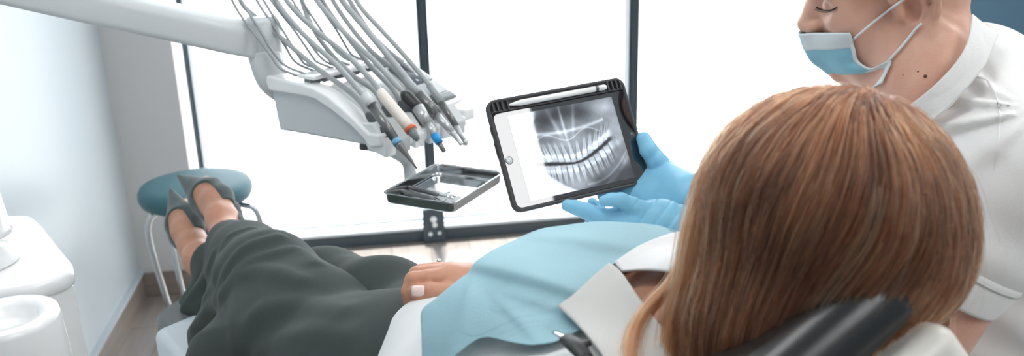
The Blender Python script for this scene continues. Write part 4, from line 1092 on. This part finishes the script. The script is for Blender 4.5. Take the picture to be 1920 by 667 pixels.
# ------------------------------------------------------------------ dentist
def Q(x, y, d): return P(x, y, d + .11)
DO = thing('person', 'man in white polo shirt with face mask and blue gloves holding the tablet', 'person', Q(1930, 640, 1.13) * np.array([1, 1, 0]))
e_a, al = math.radians(26.4), math.radians(19.5)
Xc, Yd, Tc = RIGHT, -UPV, -FWD
dL = math.cos(e_a) * Tc + math.sin(e_a) * Yd
Dn = math.cos(e_a) * Yd - math.sin(e_a) * Tc
dF = -math.cos(al) * Xc + math.sin(al) * Dn; dU = -math.sin(al) * Xc - math.cos(al) * Dn
yw = math.radians(14.7); dF, dL = unit(dF * math.cos(yw) - dL * math.sin(yw)), unit(dL * math.cos(yw) + dF * math.sin(yw))
SCd = .95
dO = P(1683, -18, 1.138)
db = Sdf()
hw = add_head(db, dO, dF, dU, dL, SCd, es=1.2)
NB_ = Q(1780, 235, 1.05)
db.cap(hw(-.024, -.02, 0), Q(1752, 140, 1.01), .050, .054, .03).cap(Q(1752, 140, 1.01), NB_, .056, .052, .035)
db.cap(hw(.0, -.055, 0), Q(1728, 230, 1.02), .036, .046, .05)
SJ, EL = Q(1938, 310, .93), Q(1705, 705, 1.02)
def T(x, y, off=0.0): return on_plane(x, y, TO, tz) + tz * off
dep = lambda p: float(np.dot(p - CAM, FWD))
dE = dep(T(1215, 330)); dB = dep(T(1100, 372)); print('tablet right edge depth', dE, 'bottom', dB)
LW = P(1296, 430, 1.185); RW = P(1304, 376, 1.245)
SJR, ELR = Q(1660, 330, 1.36), Q(1530, 560, 1.30)
TCn = Q(1965, 540, 1.17)
db.ell(TCn, (.12, .28, .13), np.array([RIGHT, ZUP, FH]), .06)
db.cap(Q(1840, 250, 1.06), SJ, .05, .05, .05).cap(Q(1790, 280, 1.1), SJR, .05, .055, .05)
db.cap(SJ, EL, .052, .042, .03).cap(EL, LW, .042, .0245, .02)
db.cap(SJR, ELR, .050, .042, .03).cap(ELR, RW, .042, .0245, .02)
# gloved hands
RP = [(T(1238, 322, -.012), P(1296, 356, 1.245), .023, .022, .02), (T(1208, 346, -.030), P(1288, 378, 1.25), .024, .024, .02), (T(1196, 362, -.036), P(1276, 392, 1.25), .019, .022, .02), (P(1285, 372, 1.248), RW, .026, .026, .015)]
RFi = [([T(1201, 264, .0105), T(1209, 285, .0125), T(1226, 305, .010), T(1250, 324, -.006), T(1272, 345, -.012)], [.0098, .0118, .0135, .0180, .020]),
       ([T(1224, 322, -.030), T(1180, 300, -.030), T(1150, 285, -.022)], [.0105, .0095, .008]), ([T(1212, 338, -.034), T(1165, 322, -.032), T(1130, 310, -.022)], [.0105, .0095, .008]),
       ([T(1202, 350, -.036), T(1160, 342, -.032), T(1130, 335, -.022)], [.010, .0092, .008]), ([T(1200, 364, -.034), T(1166, 362, -.024), T(1140, 362, -.018)], [.010, .009, .0078])]
LD = 1.175
LP_ = [(P(1166, 416, 1.185), P(1250, 414, 1.18), .0185, .022, .015), (P(1172, 408, 1.19), P(1235, 404, 1.185), .0150, .020, .016), (P(1138, 430, 1.19), P(1250, 434, 1.185), .0175, .024, .02), (P(1240, 420, 1.182), LW, .0245, .0235, .015)]
LFi = [([P(1064, 385, 1.180), P(1080, 389, 1.180), P(1100, 396, 1.180), P(1128, 407, 1.182), P(1175, 418, 1.184)], [.0074, .0086, .0098, .0118, .015]),
       ([P(1133, 377, 1.165), P(1146, 374, 1.165), P(1164, 375, 1.166), P(1186, 386, 1.170), P(1222, 404, 1.178)], [.0066, .0078, .0088, .0105, .016]),
       ([P(1110, 379, 1.21), P(1118, 390, 1.215), P(1138, 410, 1.205)], [.0062, .008, .010]),
       ([P(1138, 428, 1.185), P(1112, 422, 1.195), P(1114, 410, 1.21), P(1128, 404, 1.215)], [.0125, .0105, .0092, .008]),
       ([P(1138, 440, 1.19), P(1116, 434, 1.20), P(1122, 422, 1.215)], [.0115, .0098, .0085])]
gl = []
for pal, fin, wr, el in ((RP, RFi, RW, ELR), (LP_, LFi, LW, EL)):
    hand(db, None, fin, pal, .004, -.0030)
    g = Sdf(); hand(g, None, fin, pal, .004, .0006)
    dr = unit(el - wr)
    g.cap(wr, wr + dr * .045, .0275, .030, .012)
    def gd(p, wr=wr, dr=dr):
        t = (p - wr) @ dr
        return .0013 * np.sin(t * 420 + 2.5 * wob(p, 51, 30)) * np.exp(-((t + .005) / .03) ** 2) - .0013 * np.exp(-((np.mod(t + .004 * wob(p, 53, 25), .017) - .008) / .0014) ** 2) * (t < -.015) * (t > -.085) * np.clip(wob(p, 54, 22) + .35, 0, 1) + .0004 * wob(p, 52, 90)
    g.disp = gd; g.dmax = .0015
    g.cut.append((wr + dr * .030, dr))
    gl.append(sdf_obj('glove', g, .0016, M['glove'], DO))
    MB().tube([wr + dr * .022, wr + dr * .0265, wr + dr * .031], [.0298, .0308, .0300], 28, caps=False).build('glove_cuff', M['glove'], DO, solid=.001)
sdf_obj('body', db, .0022, M['skin_m'], DO)
mo = march(db, [(1735, 143), (1721, 134), (1693, 140)])
for q, r in zip(mo, (.0022, .0011, .0009)):
    MB().lathe([(r * .1, r * .5), (r * .7, r * .35), (r, 0)], q, grad(db, q[None])[0], 12, False).build('mole', M['mole'], DO)
# lashes
la = MB()
lq = march(db, spline(np.array([(1530, 13), (1540, 18), (1552, 20), (1563, 17), (1570, 13)], float), np.linspace(0, 4, 24)), .0006)
la.tube(lq, [.0004] + [.0008] * 22 + [.0003], 6)
for i in range(1, 23): la.tube([lq[i], lq[i] + dF * .0022 - dU * .0016 + dL * .0006, lq[i] + dF * .0042 - dU * .0016 + dL * .001], [.0003, .00022, .0001], 4)
la.build('eyelashes', M['lash'], DO)
eb = MB()
for i in range(60):
    t = RNG.uniform(); b0 = march_pt = hw(.1045 - .020 * t ** 1.5, .040 + .006 * math.sin(t * 2.6) + RNG.normal() * .0022, .010 + .042 * t); eb.tube([b0, b0 - dF * .006 + dL * .004 - dU * .001], [.0006, .0002], 4)
eb.build('eyebrow', M['shorthair'], DO)
# short hair: the back and sides of the skull
hsd = Sdf(); add_head(hsd, dO, dF, dU, dL, SCd, ears=False)
hsd.cap(hw(-.024, -.02, 0), Q(1752, 140, 1.01), .050, .054, .03)
hsd.disp = lambda p: .0008 * wob(p, 61, 700, 8); hsd.dmax = .002
v, f = nets(hsd, .0025, .0042)
lv_ = (v - dO) / SCd; lx, ly, lz = lv_ @ dF, lv_ @ dU, lv_ @ dL
keep = (ly > np.interp(lx, [-.12, -.08, -.045, -.02, .015, .03, .06, .075, .1], [.0, .0, .02, .047, .047, .025, .055, .085, .1]))
v, f = clip_mesh(v, f, keep); mesh('short_hair', v, f, M['shorthair'], DO)
# polo shirt
sh_ = Sdf()
sh_.ell(TCn, (.185, .30, .165), np.array([RIGHT, ZUP, FH]), .08)
sh_.ell(Q(1895, 340, 1.15), (.155, .155, .165), np.array([RIGHT, ZUP, FH]), .08)
sh_.cap(Q(1840, 165, 1.03), Q(1950, 268, .985), .072, .082, .05).cap(Q(1866, 165, 1.08), Q(1985, 258, 1.1), .068, .076, .05)
sh_.cap(Q(1800, 165, 1.015), Q(1790, 260, 1.03), .078, .088, .04)
sh_.cap(Q(1780, 260, 1.1), SJR, .075, .08, .06).cap(SJR, SJR * .45 + ELR * .55, .075, .068, .04)
CUF = Q(1782, 514, .985); sd_ = unit(CUF - SJ)
sh_.cap(SJ, CUF, .092, .067, .05)
def sh_disp(p):
    d = .0018 * wob(p, 71, 18)
    q = p - Q(1865, 215, .95); r = np.linalg.norm(q, axis=1); a = np.arctan2(q @ -UPV, q @ RIGHT)
    d = d + .0048 * np.sin(a * 11 + r * 8) * np.exp(-((r - .06) / .05) ** 2) / (1 + np.exp((q @ RIGHT + .016) / .004))
    t = (p - SJ) @ sd_
    d = d + .0024 * np.sin(t * 70 + 2.2 * wob(p, 72, 14)) * np.exp(-((t - .12) / .07) ** 2)
    z = p - Q(1860, 640, 1.0)
    d = d + .006 * np.sin(z[:, 2] * 70 + (z @ RIGHT) * 25 + wob(p, 73, 10)) * np.exp(-(z ** 2).sum(1) / .02)
    return d
sh_.disp = sh_disp; sh_.dmax = .010
sh_.cap(SJ, EL, .050, .055, .01, True)
sh_.p[-1] = ('c', CUF - sd_ * .06, CUF + sd_ * .12, .0595, .0605, .006, True)
cA, cB = Q(1836, 40, 1.02), Q(1694, 202, 1.0)
cn_ = np.cross(cB - cA, FWD); cn_ = unit(cn_); cn_ = cn_ if np.dot(cn_, dO - cA) > 0 else -cn_
sh_.cut.append((cA, cn_))
sv, sf = nets(sh_, .004)
tcut = (sv - SJ) @ sd_; L1 = np.linalg.norm(CUF - SJ); rad = np.linalg.norm(sv - SJ - tcut[:, None] * sd_, axis=1)
keep = ~((tcut > L1 - .004) & (tcut < L1 + .10) & (rad < .082) & ((sv - CAM) @ FWD < 1.11))
sv, sf = clip_mesh(sv, sf, keep)
mesh('polo_shirt', sv, sf, M['shirt'], DO)
cb = MB()
cb.tube([CUF - sd_ * .036, CUF - sd_ * .026, CUF + sd_ * .012, CUF + sd_ * .016], [.0715, .0722, .0678, .0668], 48, caps=False)
cb.build('sleeve_cuff', M['shirt'], DO, solid=.0025)
MB().tube([CUF - sd_ * .0245, CUF - sd_ * .022], [.0732, .0732], 48, caps=False).build('cuff_seam', M['collar'], DO, solid=.002)
sc_ = sh_.copy(); sc_.p = [q for q in sc_.p if not q[6]]; sc_.cut = []
sm = march(sc_, spline(np.array([(1828, 142), (1850, 150), (1866, 176), (1874, 210), (1872, 262), (1862, 320)], float), np.linspace(0, 5, 36)), 0.0)
MB().tube(sm, np.interp(np.arange(36), [0, 3, 20, 35], [.0008, .0017, .0014, .0002]), 8).build('shoulder_seam', M['shirt'], DO)
nkc = Sdf(); nkc.p = list(sc_.p); nkc.disp = None
nkc.cap(hw(-.024, -.02, 0), Q(1752, 140, 1.01), .052, .056, .03).cap(Q(1752, 140, 1.01), NB_, .058, .060, .035)
gi_ = np.array([[(1822, 28), (1814, 78), (1788, 122), (1745, 166), (1692, 207)], [(1846, 48), (1832, 98), (1808, 140), (1765, 184), (1712, 222)], [(1870, 66), (1852, 112), (1832, 142), (1788, 192), (1735, 240)]], float)
gg = grid_interp(gi_, 16, 40).reshape(-1, 2)
pc_ = march(nkc, gg, .010)
sheet('shirt_collar', pc_, 16, 40, M['shirt'], DO, .004)
# surgical mask
mpx = np.array([[(1592, 62), (1560, 62), (1525, 62), (1496, 62)], [(1601, 88), (1565, 92), (1530, 93), (1508, 92)], [(1607, 112), (1575, 118), (1545, 114), (1520, 113)],
                [(1632, 129), (1598, 135), (1566, 134), (1543, 131)], [(1669, 115), (1640, 142), (1605, 152), (1568, 149)], [(1652, 156), (1630, 168), (1610, 172), (1592, 172)]], float)
near = np.zeros((6, 4, 3))
c0 = march(db, mpx[:, 0], .004)
for r_ in range(6):
    c3 = on_plane(mpx[r_, 3, 0], mpx[r_, 3, 1], dO, dL); d0_, d3_ = dep(c0[r_]), dep(c3)
    near[r_] = [c0[r_], P(*mpx[r_, 1], d0_ * .62 + d3_ * .38 - .010), P(*mpx[r_, 2], d0_ * .22 + d3_ * .78 - .010), c3]
midn = near[:, -1]
def mir(p):
    return p - 2 * ((p - midn.mean(0)) @ dL)[..., None] * dL
full = np.concatenate([near, mir(near[:, :-1][:, ::-1])], 1)
MG = grid_interp(full, 40, 64)
MG = MG + (.0010 * np.sin(np.linspace(0, 1, 40) * 26))[:, None, None] * -FWD + .0012 * wob(MG.reshape(-1, 3), 81, 45).reshape(40, 64, 1) * -FWD
sheet('face_mask', MG, 40, 64, M['mask'], DO, .0012)
Wn = MG + (-FWD * .0012 - dL * 0)
sheet('mask_top_band', Wn[0:9], 9, 64, M['maskw'], DO, .0012)
sheet('mask_edge', Wn[26:40, 0:9], 14, 9, M['maskw'], DO, .0014)
sheet('mask_edge', Wn[6:27, 0:3], 21, 3, M['maskw'], DO, .0014)
for lp in ([(1598, 76), (1625, 52), (1660, 24), (1690, 1), (1712, -22), (1735, -26)], [(1664, 116), (1688, 90), (1706, 68), (1716, 55), (1728, 44)]):
    q = march(db, spline(np.array(lp, float), np.linspace(0, len(lp) - 1, 24)), .0022); k_ = len(q) * 2 // 3
    q[1:k_] = q[0] + (q[k_] - q[0]) * np.linspace(0, 1, k_ + 1)[1:-1, None] * 1.0 if False else q[1:k_]
    MB().tube(q, .0016, 8).build('ear_loop', M['maskw'], DO)

# seated lower half, below the frame
hp_ = TCn - ZUP * .30; kn = [hp_ + RH * -.30 + FH * .26 - ZUP * .06, hp_ + RH * -.06 + FH * .42 - ZUP * .06]
hp2 = [hp_ + FH * -.02 + RH * -.05, hp_ + FH * .08 + RH * .05]
dt = Sdf(); dt.ell(hp_, (.18, .15, .19), np.array([RH, ZUP, FH]), .05)
for h_, k_ in zip(hp2, kn):
    ft_ = np.array([k_[0], k_[1], .10]) + RH * .05
    dt.cap(h_, k_, .095, .070, .04).cap(k_, ft_, .068, .055, .03)
    sn = Sdf(); sn.fcap(np.array([ft_[0], ft_[1], .045]), np.array([ft_[0], ft_[1], .04]) + unit(k_ - h_) * np.array([1, 1, 0]) * .17, .045, .040, ZUP, .95)
    sdf_obj('clinic_shoe', sn, .006, M['maskw'], DO)
sdf_obj('clinic_trousers', dt, .008, M['shirt'], DO)
# ------------------------------------------------------------------ camera, light
cam = bpy.data.cameras.new('camera'); co = bpy.data.objects.new('camera', cam); COL.objects.link(co)
cam.sensor_fit = 'HORIZONTAL'; cam.sensor_width = 36.0; cam.lens = 36.0 * F_PX / 1920.0
m4 = Matrix.Identity(4)
for i in range(3):
    m4[i][0], m4[i][1], m4[i][2], m4[i][3] = RIGHT[i], UPV[i], -FWD[i], CAM[i]
co.matrix_world = m4
cam.clip_start = 0.02
cam.dof.use_dof = True; cam.dof.focus_distance = 1.27; cam.dof.aperture_fstop = 32.0 / 1000 / 0.0065 if False else cam.lens / 6.0
scene.camera = co
w = bpy.data.worlds.new('overcast_daylight'); scene.world = w; w.use_nodes = True
bg = w.node_tree.nodes['Background']; bg.inputs[0].default_value = (0.96, 0.985, 1.0, 1); bg.inputs[1].default_value = 5.0
def area(name, loc, sx, sy, watts, col=(1, 1, 1), aim=None):
    l = bpy.data.lights.new(name, 'AREA'); l.shape = 'RECTANGLE'; l.size = sx; l.size_y = sy; l.energy = watts; l.color = col
    o = bpy.data.objects.new(name, l); COL.objects.link(o); o.location = loc
    d = Vector((0, 0, -1)) if aim is None else (Vector(aim) - Vector(loc))
    o.rotation_euler = d.to_track_quat('-Z', 'Y').to_euler()
    return o
l1 = area('overhead_area_light', (1.30, -1.05, ZC - .06), 1.1, 1.5, 30)
l1.rotation_euler = (0, 0, math.radians(33))
area('overhead_area_light', (1.95, 1.25, ZC - .06), .9, .6, 22)  # added fill light, brightens the dentist's neck and shirt
area('overhead_area_light', (-.35, 1.0, ZC - .06), .9, .6, 11)  # extra unseen fill, put in to whiten the cuspidor side
sl = bpy.data.lights.new('sun', 'SUN'); sl.energy = 15.0; sl.angle = math.radians(4); sl.color = (1, .98, .95)
so2 = bpy.data.objects.new('sun', sl); COL.objects.link(so2); so2.location = (0, 8, 8)
so2.rotation_euler = Vector((0.02, -math.cos(math.radians(72)), -math.sin(math.radians(72)))).to_track_quat('-Z', 'Y').to_euler()
vs = scene.view_settings; vs.view_transform = 'Standard'; vs.look = 'None'; vs.exposure = 0.0; vs.gamma = 1.0; vs.use_curve_mapping = False
